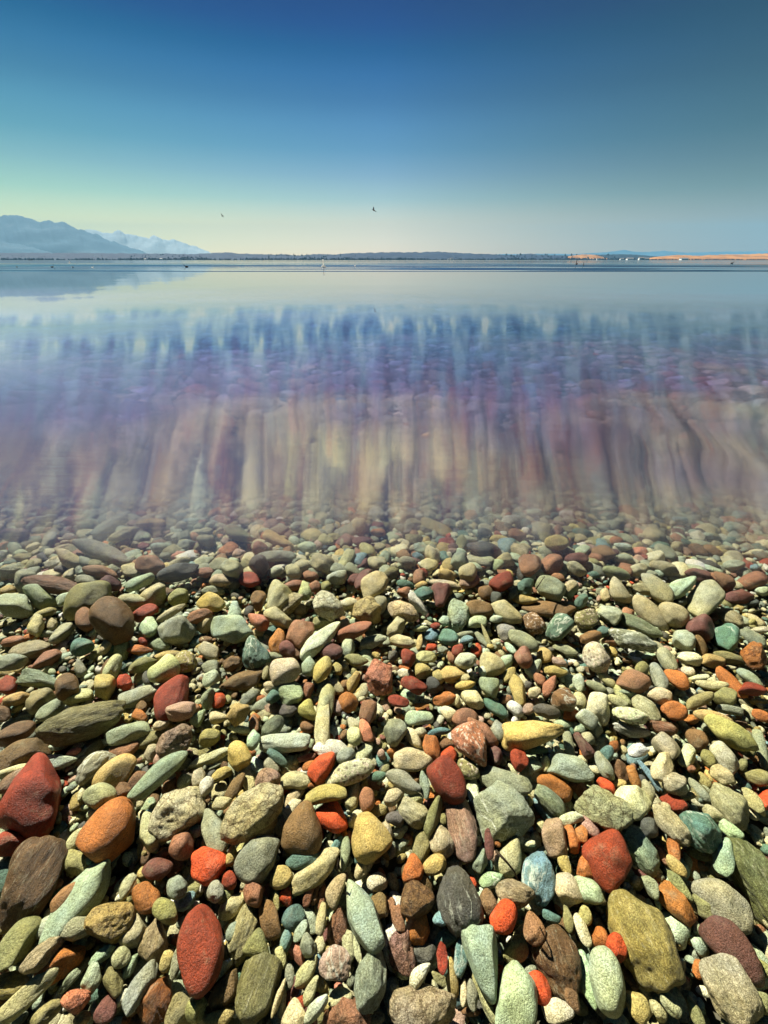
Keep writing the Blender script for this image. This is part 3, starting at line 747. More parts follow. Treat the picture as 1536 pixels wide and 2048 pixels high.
# long low crests further out, their spacing growing with the distance from the calm shallows
lg = n.new('ShaderNodeMath'); lg.operation = 'LOGARITHM'; lg.inputs[1].default_value = math.e; l.new(sp.outputs['Y'], lg.inputs[0])
l7 = n.new('ShaderNodeMath'); l7.operation = 'MULTIPLY'; l7.inputs[1].default_value = 8.0; l.new(lg.outputs[0], l7.inputs[0])
dv = n.new('ShaderNodeMath'); dv.operation = 'DIVIDE'; l.new(sp.outputs['X'], dv.inputs[0]); l.new(sp.outputs['Y'], dv.inputs[1])
rc0 = n.new('ShaderNodeCombineXYZ'); l.new(dv.outputs[0], rc0.inputs[0]); l.new(l7.outputs[0], rc0.inputs[1])
rnz = n.new('ShaderNodeTexNoise'); rnz.inputs['Scale'].default_value = 1; rnz.inputs['Detail'].default_value = 3; l.new(rc0.outputs[0], rnz.inputs['Vector'])
ripple = rnz.outputs[0]

rb = n.new('ShaderNodeMapRange'); rb.interpolation_type = 'SMOOTHSTEP'; l.new(ripple, rb.inputs[0])
rb.inputs[1].default_value = .47; rb.inputs[2].default_value = .54; rb.inputs[3].default_value = 0; rb.inputs[4].default_value = -.13
fo = n.new('ShaderNodeMapRange'); l.new(sp.outputs['Y'], fo.inputs[0])
for i_, v_ in enumerate((14, 26, 1.0, .12)): fo.inputs[i_ + 1].default_value = v_
rb1 = n.new('ShaderNodeMath'); rb1.operation = 'MULTIPLY'; l.new(rb.outputs[0], rb1.inputs[0]); l.new(fo.outputs[0], rb1.inputs[1])
rb2 = n.new('ShaderNodeMath'); rb2.operation = 'MULTIPLY'; l.new(rb1.outputs[0], rb2.inputs[0]); l.new(far_m.outputs[0], rb2.inputs[1])
rcx = n.new('ShaderNodeCombineXYZ'); rcx.inputs[2].default_value = 1; l.new(rb2.outputs[0], rcx.inputs[1])
# slack furrows on the near surface, running out from the shore
yo = n.new('ShaderNodeMath'); yo.operation = 'ADD'; yo.inputs[1].default_value = .12; l.new(sp.outputs['Y'], yo.inputs[0])
fan = n.new('ShaderNodeMath'); fan.operation = 'DIVIDE'; l.new(sp.outputs['X'], fan.inputs[0]); l.new(yo.outputs[0], fan.inputs[1])
fc = n.new('ShaderNodeCombineXYZ'); l.new(fan.outputs[0], fc.inputs[0]); l.new(lg.outputs[0], fc.inputs[1])
fw = n.new('ShaderNodeMapping'); fw.inputs['Scale'].default_value = (30, 1.3, 1); l.new(fc.outputs[0], fw.inputs[0])
fwn = n.new('ShaderNodeTexNoise'); fwn.inputs['Scale'].default_value = 1; fwn.inputs['Detail'].default_value = 2; l.new(fw.outputs[0], fwn.inputs['Vector'])
fwm = n.new('ShaderNodeMapRange'); l.new(fwn.outputs[0], fwm.inputs[0])
for i_, v_ in enumerate((.36, .66, .035, -.075)): fwm.inputs[i_ + 1].default_value = v_
fwf = n.new('ShaderNodeMapRange'); l.new(sp.outputs['Y'], fwf.inputs[0])
for i_, v_ in enumerate((.75, 1.8, 1, 0)): fwf.inputs[i_ + 1].default_value = v_
fwg = n.new('ShaderNodeMapRange'); l.new(sp.outputs['Y'], fwg.inputs[0])
for i_, v_ in enumerate((.25, .5, 0, 1)): fwg.inputs[i_ + 1].default_value = v_
fw4 = n.new('ShaderNodeMath'); fw4.operation = 'MULTIPLY'; l.new(fwg.outputs[0], fw4.inputs[0]); l.new(fwf.outputs[0], fw4.inputs[1])
fw2 = n.new('ShaderNodeMath'); fw2.operation = 'MULTIPLY'; gust = wave((1.3, 2.4, 1), .5, 2, (9, 4, 0))
gm = n.new('ShaderNodeMapRange'); l.new(gust, gm.inputs[0])
for i_, v_ in enumerate((.34, .62, .15, 1.5)): gm.inputs[i_ + 1].default_value = v_
fw5 = n.new('ShaderNodeMath'); fw5.operation = 'MULTIPLY'; l.new(gm.outputs[0], fw5.inputs[0]); l.new(fw4.outputs[0], fw5.inputs[1])
l.new(fwm.outputs[0], fw2.inputs[0]); l.new(fw5.outputs[0], fw2.inputs[1])
fw3 = n.new('ShaderNodeMath'); fw3.operation = 'ADD'; l.new(fw2.outputs[0], fw3.inputs[0]); l.new(rb2.outputs[0], fw3.inputs[1])
l.new(fw3.outputs[0], rcx.inputs[1])
rnn = n.new('ShaderNodeVectorMath'); rnn.operation = 'NORMALIZE'; l.new(rcx.outputs[0], rnn.inputs[0])
rn = bump(calm, .35, .004, rnn.outputs[0])
gl = n.new('ShaderNodeBsdfGlossy'); gl.inputs['Roughness'].default_value = .04
l.new(rn, gl.inputs['Normal'])
# wavelets parallel to the shore: they smear what lies below when one looks along the surface
def lin_(v, k, off=-.5):
    q = n.new('ShaderNodeMath'); q.operation = 'ADD'; q.inputs[1].default_value = off; l.new(v, q.inputs[0])
    r_ = n.new('ShaderNodeMath'); r_.operation = 'MULTIPLY'; r_.inputs[1].default_value = k; l.new(q.outputs[0], r_.inputs[0])
    return r_.outputs[0]


def plus(a_, b_):
    q = n.new('ShaderNodeMath'); q.operation = 'ADD'; l.new(a_, q.inputs[0]); l.new(b_, q.inputs[1])
    return q.outputs[0]


w1 = wave((9, 20000, 1), .5, 0)
def fanwave(a_, b_, z_):
    mp = n.new('ShaderNodeMapping'); mp.inputs['Scale'].default_value = (a_, b_, 1); mp.inputs['Location'].default_value = (0, 0, z_); l.new(fc.outputs[0], mp.inputs[0])
    q = n.new('ShaderNodeTexNoise'); q.inputs['Scale'].default_value = 1; q.inputs['Detail'].default_value = 1; l.new(mp.outputs[0], q.inputs['Vector'])
    return q.outputs[0]


w2 = fanwave(30, 4, 3.0)
w3 = wave((14, 3.0, 1), .5, 1, (7, 1, 0))
cxn = n.new('ShaderNodeCombineXYZ'); cxn.inputs[2].default_value = 1
far_s = n.new('ShaderNodeMapRange'); l.new(sp.outputs['Y'], far_s.inputs[0])
for i_, v_ in enumerate((.35, 1.1, 1.0, 4.5)): far_s.inputs[i_ + 1].default_value = v_
ws = n.new('ShaderNodeMath'); ws.operation = 'MULTIPLY'; l.new(lin_(w1, .72), ws.inputs[0]); l.new(far_s.outputs[0], ws.inputs[1])
l.new(lin_(w3, .12), cxn.inputs[0]); l.new(plus(ws.outputs[0], lin_(w2, .55)), cxn.inputs[1])
nv_ = n.new('ShaderNodeVectorMath'); nv_.operation = 'NORMALIZE'; l.new(cxn.outputs[0], nv_.inputs[0])
fn_ = nv_.outputs[0]
rf = n.new('ShaderNodeBsdfRefraction'); rf.inputs['IOR'].default_value = 1.333; rf.inputs['Roughness'].default_value = .02
wd = n.new('ShaderNodeMapRange'); l.new(sp.outputs['Y'], wd.inputs[0]); wd.inputs[1].default_value = .25; wd.inputs[2].default_value = 1.1
wdn = wave((3.0, 4.0, 1), .5, 2, (1, 8, 0))
wdj = n.new('ShaderNodeMath'); wdj.operation = 'MULTIPLY_ADD'; wdj.inputs[1].default_value = 1.1; wdj.inputs[2].default_value = -.46; l.new(wdn, wdj.inputs[0])
wdk = n.new('ShaderNodeMath'); wdk.operation = 'ADD'; l.new(wd.outputs[0], wdk.inputs[0]); l.new(wdj.outputs[0], wdk.inputs[1])
wc = n.new('ShaderNodeValToRGB'); l.new(wdk.outputs[0], wc.inputs[0])     # the water deepens and turns bluer away from the shore
wc.color_ramp.elements[0].color = (1.0, .95, .80, 1); wc.color_ramp.elements[1].color = (.08, .18, .66, 1)
q_ = wc.color_ramp.elements.new(.45); q_.color = (.38, .30, .86, 1)
l.new(wc.outputs[0], rf.inputs['Color'])
l.new(fn_, rf.inputs['Normal'])
tr = n.new('ShaderNodeBsdfTransparent')
pth = n.new('ShaderNodeMapRange'); l.new(ab.outputs[0], pth.inputs[0])      # the flatter the line of sight, the longer its way through the water
pth.inputs[1].default_value = .55; pth.inputs[2].default_value = .74
pc = n.new('ShaderNodeValToRGB'); l.new(pth.outputs[0], pc.inputs[0])
pc.color_ramp.elements[0].color = (.50, .52, .55, 1); pc.color_ramp.elements[1].color = (.98, .99, .97, 1)
l.new(pc.outputs[0], tr.inputs['Color'])
mx = n.new('ShaderNodeMixShader'); l.new(steep.outputs[0], mx.inputs[0]); l.new(rf.outputs[0], mx.inputs[1]); l.new(tr.outputs[0], mx.inputs[2])
fr = n.new('ShaderNodeFresnel'); fr.inputs['IOR'].default_value = 2.5
l.new(rn, fr.inputs['Normal'])
# from below (light leaving the bed) the plane must not turn into a mirror
bf = n.new('ShaderNodeMath'); bf.operation = 'SUBTRACT'; bf.inputs[0].default_value = 1; l.new(g.outputs['Backfacing'], bf.inputs[1])
gz = n.new('ShaderNodeMapRange'); l.new(ab.outputs[0], gz.inputs[0])
for i_, v_ in enumerate((.04, .32, .24, 0)): gz.inputs[i_ + 1].default_value = v_
frp = n.new('ShaderNodeMath'); frp.operation = 'ADD'; frp.use_clamp = True; l.new(fr.outputs[0], frp.inputs[0]); l.new(gz.outputs[0], frp.inputs[1])
ff0 = n.new('ShaderNodeMath'); ff0.operation = 'MULTIPLY'; l.new(frp.outputs[0], ff0.inputs[0]); l.new(bf.outputs[0], ff0.inputs[1])
# looked into steeply the still water is clear
cl = n.new('ShaderNodeMapRange'); cl.interpolation_type = 'SMOOTHSTEP'; l.new(ab.outputs[0], cl.inputs[0])
cl.inputs[1].default_value = .56; cl.inputs[2].default_value = .71; cl.inputs[3].default_value = 1; cl.inputs[4].default_value = 0
ff = n.new('ShaderNodeMath'); ff.operation = 'MULTIPLY'; l.new(ff0.outputs[0], ff.inputs[0]); l.new(cl.outputs[0], ff.inputs[1])
fin = n.new('ShaderNodeMixShader'); l.new(ff.outputs[0], fin.inputs[0]); l.new(mx.outputs[0], fin.inputs[1]); l.new(gl.outputs[0], fin.inputs[2])
# a thin milky film of glare painted over the water as diffuse colour, stronger on the left
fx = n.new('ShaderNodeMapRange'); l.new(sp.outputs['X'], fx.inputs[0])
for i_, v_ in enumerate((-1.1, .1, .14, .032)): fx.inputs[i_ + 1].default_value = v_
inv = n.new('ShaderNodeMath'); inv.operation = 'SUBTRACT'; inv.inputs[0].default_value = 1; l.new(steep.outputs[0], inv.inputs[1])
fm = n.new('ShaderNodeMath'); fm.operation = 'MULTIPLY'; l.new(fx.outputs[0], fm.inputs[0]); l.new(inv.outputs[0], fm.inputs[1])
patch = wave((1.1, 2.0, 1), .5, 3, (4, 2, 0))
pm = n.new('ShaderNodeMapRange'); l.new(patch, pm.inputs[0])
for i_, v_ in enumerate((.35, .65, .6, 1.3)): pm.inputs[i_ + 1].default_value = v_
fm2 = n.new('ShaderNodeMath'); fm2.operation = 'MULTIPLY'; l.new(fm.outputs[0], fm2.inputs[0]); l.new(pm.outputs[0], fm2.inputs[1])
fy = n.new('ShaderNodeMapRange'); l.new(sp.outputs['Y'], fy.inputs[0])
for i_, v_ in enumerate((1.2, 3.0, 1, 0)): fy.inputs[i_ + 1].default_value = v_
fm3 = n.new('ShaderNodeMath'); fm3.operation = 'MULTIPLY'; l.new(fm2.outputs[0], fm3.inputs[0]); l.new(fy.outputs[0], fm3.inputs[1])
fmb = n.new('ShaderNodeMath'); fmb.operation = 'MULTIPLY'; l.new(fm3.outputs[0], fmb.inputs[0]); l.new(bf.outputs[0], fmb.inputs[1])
veil = n.new('ShaderNodeBsdfDiffuse'); veil.inputs[0].default_value = (.50, .52, .85, 1)
fin2 = n.new('ShaderNodeMixShader'); l.new(fmb.outputs[0], fin2.inputs[0]); l.new(fin.outputs[0], fin2.inputs[1]); l.new(veil.outputs[0], fin2.inputs[2])
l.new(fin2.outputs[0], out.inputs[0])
WATER_MAT = m
V = [(-14000, -12, WATER_Z), (14000, -12, WATER_Z), (14000, 9500, WATER_Z), (-14000, 9500, WATER_Z)]
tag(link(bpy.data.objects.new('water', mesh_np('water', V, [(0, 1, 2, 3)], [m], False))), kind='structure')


# ------------------------------------------------------------------ far shore, hills, mountains
def land_mat(name, stops, scale, rough=.95):
    m, n, l = nodemat(name)
    out = n.new('ShaderNodeOutputMaterial'); bs = n.new('ShaderNodeBsdfPrincipled'); l.new(bs.outputs[0], out.inputs[0])
    g = n.new('ShaderNodeNewGeometry')
    nz = n.new('ShaderNodeTexNoise'); nz.inputs['Scale'].default_value = scale; nz.inputs['Detail'].default_value = 8; nz.inputs['Roughness'].default_value = .65
    l.new(g.outputs['Position'], nz.inputs['Vector'])
    cr = n.new('ShaderNodeValToRGB'); l.new(nz.outputs[0], cr.inputs[0])
    e = cr.color_ramp.elements
    e[0].position, e[0].color = stops[0][0], (*stops[0][1], 1)
    e[1].position, e[1].color = stops[-1][0], (*stops[-1][1], 1)
    for p_, c_ in stops[1:-1]:
        q = e.new(p_); q.color = (*c_, 1)
    l.new(cr.outputs[0], bs.inputs['Base Color']); bs.inputs['Roughness'].default_value = rough
    bs.inputs['Specular IOR Level'].default_value = .1
    return m


def ridge(name, crest, Y, depth, mat, rough_amp, nseg=260, seed=0):
    """a landform: its crest passes the listed pixels at distance Y; it slopes to the lake on both sides"""
    crest = sorted(crest)
    pxs = np.linspace(crest[0][0], crest[-1][0], nseg)
    pys = np.interp(pxs, [c[0] for c in crest], [c[1] for c in crest])
    nv = 22
    V = []
    for i, (a, b) in enumerate(zip(pxs, pys)):
        P = at(a, b, Y)
        top = P[2]
        for j in range(nv):
            v = j / (nv - 1)
            yy = Y + (v - .55) * depth
            prof = (v / .55) ** .8 if v < .55 else ((1 - v) / .45) ** .9
            xx = P[0] * yy / Y
            nn = mn.fractal(Vector((xx / depth * 5, yy / depth * 5, seed)), 1.0, 2.0, 5)
            crag = mn.fractal(Vector((xx / depth * 22, yy / depth * 22, seed + 9)), 1.0, 2.0, 4)
            hgt = top * prof * (1 + nn * .35 * (1 - prof)) + crag * rough_amp * prof
            V.append((xx, yy, max(hgt, 0) - (3 if prof < .05 else 0)))
    Fc = [(i * nv + j, (i + 1) * nv + j, (i + 1) * nv + j + 1, i * nv + j + 1) for i in range(nseg - 1) for j in range(nv - 1)]
    o = link(bpy.data.objects.new(name, mesh_np(name, V, Fc, [mat])))
    return tag(o, kind='structure')


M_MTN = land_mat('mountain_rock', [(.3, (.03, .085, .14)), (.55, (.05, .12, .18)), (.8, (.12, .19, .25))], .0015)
M_MTN2 = land_mat('pale_hazed_rock', [(.3, (.26, .34, .40)), (.55, (.34, .42, .47)), (.68, (.38, .46, .52))], .0012)  # back ridge: distance haze put into the paler base colour
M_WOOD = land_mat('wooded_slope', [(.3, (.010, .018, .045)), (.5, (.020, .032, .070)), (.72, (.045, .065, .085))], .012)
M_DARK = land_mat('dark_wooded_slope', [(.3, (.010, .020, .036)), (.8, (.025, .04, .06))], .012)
M_GRASS = land_mat('dry_grass_slope', [(.3, (.12, .06, .03)), (.55, (.36, .17, .06)), (.8, (.48, .26, .10))], .008)
ridge('mountains', [(-700, 500), (-500, 455), (-200, 428), (-60, 436), (0, 430), (22, 427), (40, 429), (75, 440), (98, 439), (125, 443), (170, 461), (215, 479), (260, 494), (292, 506), (330, 519)], 12000, 5000, M_MTN, 50, 420, 1)
ridge('mountains', [(60, 500), (120, 470), (172, 456), (185, 457), (205, 464), (225, 464), (235, 459), (240, 460), (250, 466), (272, 470), (285, 473), (297, 475), (306, 469), (312, 470), (325, 477), (338, 479), (347, 477), (370, 486), (395, 494), (415, 502), (445, 519)], 18000, 4000, M_MTN2, 40, 420, 2)
ridge('hills', [(-500, 470), (-200, 470), (0, 481), (40, 488), (90, 501), (140, 519)], 9000, 1800, M_MTN, 20, 200, 3)
ridge('mountains', [(850, 519), (930, 512), (1000, 508), (1100, 507), (1150, 508), (1220, 503), (1250, 499), (1262, 502), (1290, 504), (1330, 501), (1370, 505), (1440, 503), (1536, 502), (1700, 500), (2100, 506)], 19000, 4000, M_MTN, 18, 300, 4)
ridge('hills', [(-900, 506), (-200, 505), (100, 505.5), (230, 506), (330, 507), (380, 508), (440, 505), (455, 504), (480, 507), (550, 509), (570, 508), (590, 511), (640, 507.5), (670, 509), (700, 506), (760, 504.5), (820, 504), (880, 503), (930, 506), (1000, 509), (1030, 510), (1052, 508), (1062, 506.5), (1075, 509), (1100, 510), (1150, 511), (1200, 515), (1240, 519.5)], 6000, 1600, M_WOOD, 8, 620, 5)
ridge('hills', [(1170, 519), (1195, 509.5), (1240, 508), (1275, 509), (1300, 511.5), (1350, 514), (1400, 519)], 6300, 1000, M_DARK, 4, 160, 6)
ridge('hills', [(1120, 519), (1140, 512), (1165, 508.5), (1190, 509), (1207, 514), (1222, 519)], 5600, 600, M_GRASS, 3, 80, 7)
ridge('hills', [(1280, 519.5), (1310, 514), (1340, 511), (1360, 509.5), (1385, 511), (1400, 511), (1440, 509), (1480, 508.5), (1536, 506.5), (1620, 504), (1800, 501), (2300, 506)], 4200, 900, M_GRASS, 5, 300, 8)

# woods along the far shore: uncountable at this size
m_tree = land_mat('conifer_foliage', [(.35, (.006, .010, .024)), (.65, (.016, .022, .042))], .08)
rnd = np.random.RandomState(3)
TV, TF = [], []
k = 0
for i in range(3400):
    px = rnd.uniform(-60, 1600)
    dens = .5 + .5 * mn.noise(Vector((px * .012, 3.1, 0)))
    if rnd.rand() > (dens + .15 if px < 1200 else .75): continue
    Yd = rnd.uniform(3500, 3750) if px > 1270 else rnd.uniform(4950, 5200)
    if rnd.rand() < .25 and px < 1230: Yd = rnd.uniform(5200, 5900)
    x = (px - 768) / F * Yd * math.cos(PITCH)
    hh = rnd.uniform(10, 26) * (.5 + dens * .8) * (.42 if px > 1270 else 1)
    rr = hh * rnd.uniform(.3, .8)
    zb = 0 if Yd < 5250 else max(0, (Yd - 5150) * .07)
    a0 = rnd.uniform(0, 6)
    nn = 6
    prof = [(0, .25), (.12, 1.0), (.45, .72), (.75, .40), (1.0, .03)]
    for (zf, rf_) in prof:
        for q in range(nn):
            a = a0 + q * 6.283 / nn
            j = 1 + rnd.uniform(-.25, .25)
            TV.append((x + math.cos(a) * rr * rf_ * j, Yd + math.sin(a) * rr * rf_ * j, zb + hh * zf))
    for lv in range(4):
        for q in range(nn):
            TF.append((k + lv * nn + q, k + lv * nn + (q + 1) % nn, k + (lv + 1) * nn + (q + 1) % nn, k + (lv + 1) * nn + q))
    k += 30
tag(link(bpy.data.objects.new('forest', mesh_np('forest', TV, TF, [m_tree], False))), kind='stuff')


# ------------------------------------------------------------------ small plain materials
def plain(name, c, rough=.6, c2=None, scale=20):
    return land_mat(name, [(.35, c), (.65, c2 or tuple(v * .8 for v in c))], scale, rough)


def glowy(name):                             # thin white plastic or feathers let the sun through
    m, n, l = nodemat(name)
    out = n.new('ShaderNodeOutputMaterial'); a_ = n.new('ShaderNodeBsdfDiffuse'); t_ = n.new('ShaderNodeBsdfTranslucent'); x_ = n.new('ShaderNodeMixShader')
    nz = n.new('ShaderNodeTexNoise'); nz.inputs['Scale'].default_value = 8
    cr = n.new('ShaderNodeValToRGB'); l.new(nz.outputs[0], cr.inputs[0])
    cr.color_ramp.elements[0].color = (.85, .85, .82, 1); cr.color_ramp.elements[1].color = (.95, .95, .93, 1)
    l.new(cr.outputs[0], a_.inputs[0]); l.new(cr.outputs[0], t_.inputs[0])
    l.new(a_.outputs[0], x_.inputs[1]); l.new(t_.outputs[0], x_.inputs[2]); x_.inputs[0].default_value = .6
    l.new(x_.outputs[0], out.inputs[0])
    return m


M_WHITE = plain('white_paint', (.85, .85, .82))
M_ROOF = plain('grey_roof', (.30, .27, .25))
M_FEATH_D = plain('dark_feathers', (.018, .016, .018), .7, (.04, .032, .03))
M_FEATH_W = glowy('white_feathers')
M_BILL = plain('orange_bill', (.5, .22, .03), .5)
M_BUOY = glowy('white_buoy_plastic')
M_BAND = plain('orange_band', (.7, .18, .03), .4)
M_BOAT = plain('dark_boat_hull', (.03, .03, .035), .5)
M_SKIN = plain('person_dark_clothes', (.02, .022, .03), .8)


def bm_obj(name, bm, mat, parent=None):
    me = bpy.data.meshes.new(name)
    bm.to_mesh(me); bm.free()
    me.materials.append(mat)
    for p in me.polygons: p.use_smooth = True
    return link(bpy.data.objects.new(name, me), parent)


def tube_verts(bm, pts, nseg=10):
    """pts: (x, y, z, half width, half height) rings along x, capped"""
    rings = []
    for (x, y, z, a, b) in pts:
        rings.append([bm.verts.new((x, y + a * math.cos(t), z + b * math.sin(t))) for t in [i * 2 * math.pi / nseg for i in range(nseg)]])
    for r0, r1 in zip(rings, rings[1:]):
        for i in range(nseg):
            bm.faces.new((r0[i], r0[(i + 1) % nseg], r1[(i + 1) % nseg], r1[i]))
    bm.faces.new(rings[0][::-1]); bm.faces.new(rings[-1])


def empty(name, loc, rz=0, sc_=1.0):
    e = bpy.data.objects.new(name, None)
    e.location = loc; e.rotation_euler = (0, 0, rz); e.scale = (sc_,) * 3
    e.empty_display_size = .1
    return link(e)


def swimming_bird(loc, rz, size, mat, label, raised=False):
    t = empty('water_bird', loc, rz, size)
    tag(t, label, 'bird', 'birds resting on the lake')
    bm = bmesh.new()
    body = [(-.55, 0, .20, .01, .01), (-.45, 0, .16, .06, .04), (-.30, 0, .12, .15, .10), (-.05, 0, .10, .20, .14), (.18, 0, .12, .17, .13), (.30, 0, .18, .10, .10)]
    if raised: neck = [(.35, 0, .32, .06, .07), (.36, 0, .50, .05, .05), (.38, 0, .66, .05, .05), (.44, 0, .74, .06, .06), (.52, 0, .74, .05, .05), (.58, 0, .73, .01, .01)]
    else: neck = [(.36, 0, .28, .07, .08), (.40, 0, .38, .06, .06), (.46, 0, .44, .07, .06), (.54, 0, .44, .05, .05), (.58, 0, .43, .01, .01)]
    tube_verts(bm, body + neck)
    bm_obj('body', bm, mat, t)
    bm = bmesh.new()
    zz = .73 if raised else .43
    tube_verts(bm, [(.56, 0, zz, .022, .018), (.64, 0, zz - .01, .012, .008), (.68, 0, zz - .015, .003, .003)], 6)
    bm_obj('bill', bm, M_BILL, t)
    return t


def flying_bird(loc, rot, size, mat, label, grp='birds in flight'):
    t = empty('flying_bird', loc, 0, size)
    t.rotation_euler = rot
    tag(t, label, 'bird', grp)
    bm = bmesh.new()
    tube_verts(bm, [(-.50, 0, 0, .09, .008), (-.34, 0, 0, .04, .02), (-.20, 0, 0, .06, .05), (0, 0, 0, .085, .075), (.15, 0, .01, .07, .065), (.24, 0, .03, .045, .045), (.31, 0, .04, .05, .045), (.37, 0, .04, .03, .03), (.43, 0, .03, .005, .005)])
    bm_obj('body', bm, mat, t)
    for s_ in (-1, 1):
        bm = bmesh.new()
        pts = [(.13, .05, .02), (.20, .35, .16), (.06, .75, .26), (-.10, 1.05, .22), (-.02, .72, .22), (-.06, .38, .13), (-.10, .05, .01)]
        top = [bm.verts.new((x, s_ * y, z + .012)) for x, y, z in pts]
        bot = [bm.verts.new((x, s_ * y, z - .012)) for x, y, z in pts]
        bm.faces.new(top); bm.faces.new(bot[::-1])
        for i in range(len(pts)):
            j = (i + 1) % len(pts)
            bm.faces.new((top[i], top[j], bot[j], bot[i]))
        bmesh.ops.recalc_face_normals(bm, faces=bm.faces)
        bm_obj('wing', bm, mat, t)
    return t


def wpt(px, py):                             # point of the water surface seen at a pixel
    d = ray(px, py)
    t = (WATER_Z - CAM_Z) / d[2]
    return CAMP + d * t


flying_bird(at(748, 421, 14), (R(-25), R(-18), R(200)), .17, M_FEATH_D, 'dark bird gliding high over the middle of the lake')
flying_bird(at(445, 432, 20), (R(-40), R(10), R(215)), .13, M_FEATH_D, 'tiny dark bird in the sky beside the mountain slope', 'birds in flight')
flying_bird(at(139, 526, 20), (R(20), R(5), R(30)), .13, M_FEATH_W, 'white gull with spread wings just over the water on the left', 'birds in flight')
swimming_bird(wpt(105, 534.5), R(60), 0.085, M_FEATH_D, 'dark slim bird on the water left of the white gull', True)
swimming_bird(wpt(146, 535), R(150), 0.070, M_FEATH_D, 'dark bird on the water right beside the white gull')
swimming_bird(wpt(34, 534), R(150), 0.055, M_FEATH_D, 'smallest dark bird on the water, near the left edge')
swimming_bird(wpt(185, 535), R(20), 0.055, M_FEATH_W, 'small white bird floating right of the gull')
swimming_bird(wpt(373, 534), R(200), 0.110, M_FEATH_D, 'dark duck on the ripples below the wooded shore, left of the buoy')
swimming_bird(wpt(710, 532), R(10), 0.065, M_FEATH_W, 'small white bird floating right of the white buoy')
swimming_bird(wpt(1153, 529), R(80), 0.210, M_FEATH_D, 'dark long necked bird on the ripples, taller of the pair', True)
swimming_bird(wpt(1167, 531), R(80), 0.110, M_FEATH_D, 'dark long necked bird on the ripples, smaller of the pair', True)
swimming_bird(wpt(1464, 527), R(10), 0.180, M_FEATH_D, 'dark duck on the pale water below the orange hills')

# white marker buoy
b0 = wpt(647, 534)
t = empty('marker_buoy', b0, 0, .13)
tag(t, 'tall white marker buoy standing in the dark ripples', 'buoy')
bm = bmesh.new()
prof = [(.30, -.25), (.42, -.1), (.44, .05), (.34, .2), (.16, .28), (.13, .5), (.13, .95), (.17, 1.0), (.17, 1.15), (.08, 1.25), (0.01, 1.3)]
rings = [[bm.verts.new((r * math.cos(a), r * math.sin(a), z)) for a in [i * math.pi / 8 for i in range(16)]] for r, z in prof]
for r0, r1 in zip(rings, rings[1:]):
    for i in range(16): bm.faces.new((r0[i], r0[(i + 1) % 16], r1[(i + 1) % 16], r1[i]))
bm_obj('float', bm, M_BUOY, t)
# dark boat at the far left
b0 = Vector((at(62, 521, 400)[0], 400, WATER_Z))
t = empty('rowing_boat', b0, R(4), 1.0)
tag(t, 'small dark boat below the mountains near the left shore', 'boat')
bm = bmesh.new()
st_ = [(-1.6, .50, .42), (-.9, .62, .36), (0, .66, .34), (.9, .52, .38), (1.5, .22, .50), (1.75, .02, .58)]
secs = []
for x, hw, fz in st_:
    secs.append([bm.verts.new(p) for p in ((x, -hw, fz), (x, -hw * .75, -.05), (x, 0, -.12), (x, hw * .75, -.05), (x, hw, fz), (x, hw * .9, fz - .02), (x, 0, .05), (x, -hw * .9, fz - .02))])
for a_, b_ in zip(secs, secs[1:]):
    for i in range(8): bm.faces.new((a_[i], a_[(i + 1) % 8], b_[(i + 1) % 8], b_[i]))
bm.faces.new(secs[0][::-1]); bm.faces.new(secs[-1])
bmesh.ops.recalc_face_normals(bm, faces=bm.faces)
bm_obj('hull', bm, M_BOAT, t)
bm = bmesh.new()
bmesh.ops.create_cube(bm, size=1, matrix=Matrix.Translation((-.3, 0, .28)) @ Matrix.Diagonal((.25, 1.1, .05, 1)))
bm_obj('seat', bm, M_ROOF, t)

def twig(pxs, rad, label):
    pts = []
    for px, py, lift in pxs:
        d = ray(px, py); t_ = (lift - CAM_Z) / d[2]
        pts.append(Vector(CAMP + d * t_))
    bm = bmesh.new()
    rings = []
    for i, p in enumerate(pts):
        dr = (pts[min(i + 1, len(pts) - 1)] - pts[max(i - 1, 0)]).normalized()
        a_ = dr.orthogonal().normalized(); b_ = dr.cross(a_)
        r = rad * (1 - .55 * i / (len(pts) - 1))
        rings.append([bm.verts.new(p + (a_ * math.cos(q * math.pi / 4) + b_ * math.sin(q * math.pi / 4)) * r) for q in range(8)])
    for r0, r1 in zip(rings, rings[1:]):
        for i in range(8): bm.faces.new((r0[i], r0[(i + 1) % 8], r1[(i + 1) % 8], r1[i]))
    bm.faces.new(rings[0][::-1]); bm.faces.new(rings[-1])
    o = bm_obj('twig', bm, plain('twig_bark', (.02, .014, .010), .8, (.05, .035, .02), 90))
    tag(o, label, 'twig')


twig([(992, 1702, .13), (1003, 1713, .135), (1015, 1726, .13), (1028, 1742, .115), (1036, 1760, .09)], .0022, 'thin black twig lying across the khaki three cornered stone')
twig([(1072, 1178, .075), (1080, 1166, .08), (1090, 1152, .085)], .0020, 'short dark twig on a grey green stone near the shimmer')
twig([(676, 1745, .05), (675, 1730, .07), (677, 1716, .07)], .0016, 'tiny dark twig between slender stones below the scarlet block')

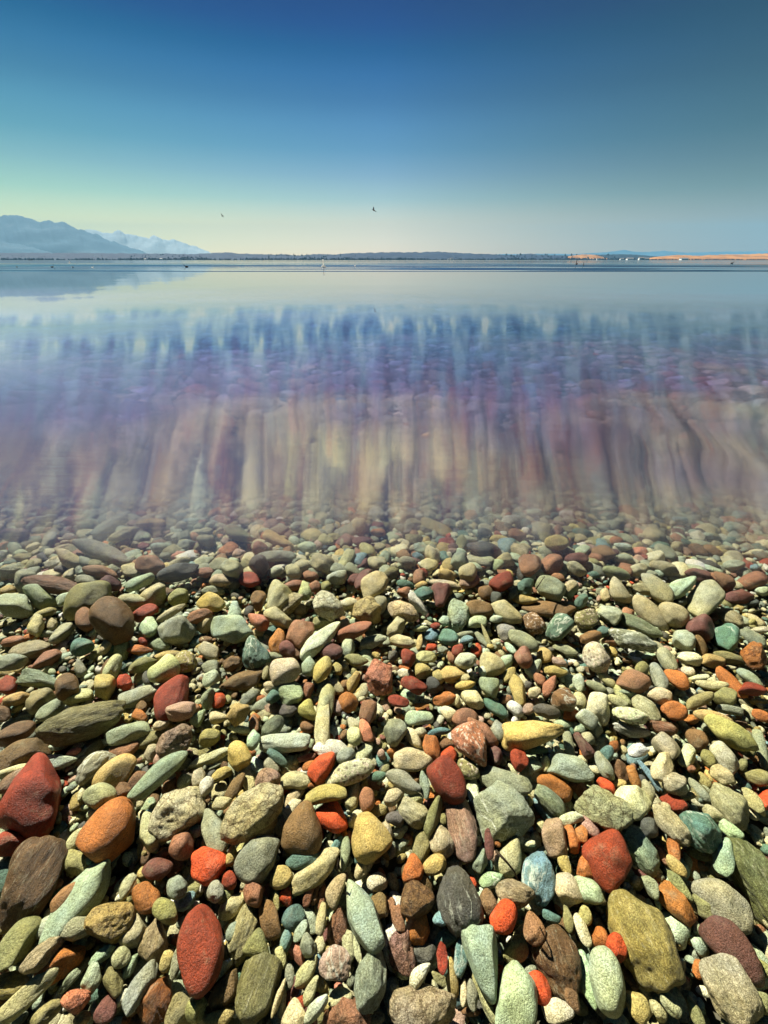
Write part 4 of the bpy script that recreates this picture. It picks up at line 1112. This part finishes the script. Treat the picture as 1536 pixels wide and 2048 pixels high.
# houses on the far shore
HOUSES = [(1243, 8, 5, 'small white house at the foot of the dark wooded hill'), (1259, 14, 6, 'long white shore building right of the dark wooded hill'),
          (1281, 10, 8, 'bright white shore house, tallest of the cluster beside the orange slope'), (1291, 12, 6, 'white shore house at the right end of the cluster'),
          (1367, 16, 6, 'lone white building at the foot of the orange hills'), (903, 6, 6, 'lone white house under the wooded ridge right of the middle'),
          (897, 4, 4, 'tiny white cabin just left of a white house under the ridge'), (323, 6, 5, 'white house on the shore below the pale mountain'),
          (291, 5, 4, 'small white cabin on the left shore beneath the mountain slope'), (1195, 5, 5, 'white cabin below the small orange slope')]
for px, wpx, hpx, lab in HOUSES:
    Yh = 3450 if px > 1275 else 4900
    k_ = Yh * math.cos(PITCH) / F
    Wd, Hh = wpx * k_ * .85, hpx * k_ * .45
    o = empty('shore_house', ((px - 768) * k_, Yh, 0), 0)
    tag(o, lab, 'house', 'houses on the far shore')
    bm = bmesh.new()
    bmesh.ops.create_cube(bm, size=1, matrix=Matrix.Translation((0, 0, Hh * .5 + .6)) @ Matrix.Diagonal((Wd, Wd * .6, Hh, 1)))
    w_ = bm_obj('wall', bm, M_WHITE, o)
    for p in w_.data.polygons: p.use_smooth = False
    bm = bmesh.new()
    hw, hd, z0, z1 = Wd * .54, Wd * .34, Hh + .62, Hh * 1.45 + .6
    vs = [bm.verts.new(p) for p in ((-hw, -hd, z0), (hw, -hd, z0), (hw, hd, z0), (-hw, hd, z0), (-hw, 0, z1), (hw, 0, z1))]
    for f_ in ((0, 3, 2, 1), (0, 1, 5, 4), (2, 3, 4, 5), (0, 4, 3), (1, 2, 5)): bm.faces.new([vs[i] for i in f_])
    r_ = bm_obj('roof', bm, M_ROOF, o)
    for p in r_.data.polygons: p.use_smooth = False

# ------------------------------------------------------------------ haze between here and the mountains
m, n, l = nodemat('air')
out = n.new('ShaderNodeOutputMaterial')
pv = n.new('ShaderNodeVolumePrincipled')
pv.inputs['Color'].default_value = (.26, .64, 1.0, 1)
pv.inputs['Density'].default_value = HAZE
pv.inputs['Anisotropy'].default_value = -.2
l.new(pv.outputs[0], out.inputs['Volume'])
bm = bmesh.new()
bmesh.ops.create_cube(bm, size=1, matrix=Matrix.Translation((0, 9000, 650)) @ Matrix.Diagonal((44000, 25000, 1320, 1)))
me = bpy.data.meshes.new('haze'); bm.to_mesh(me); bm.free(); me.materials.append(m)
tag(link(bpy.data.objects.new('haze', me)), kind='stuff')
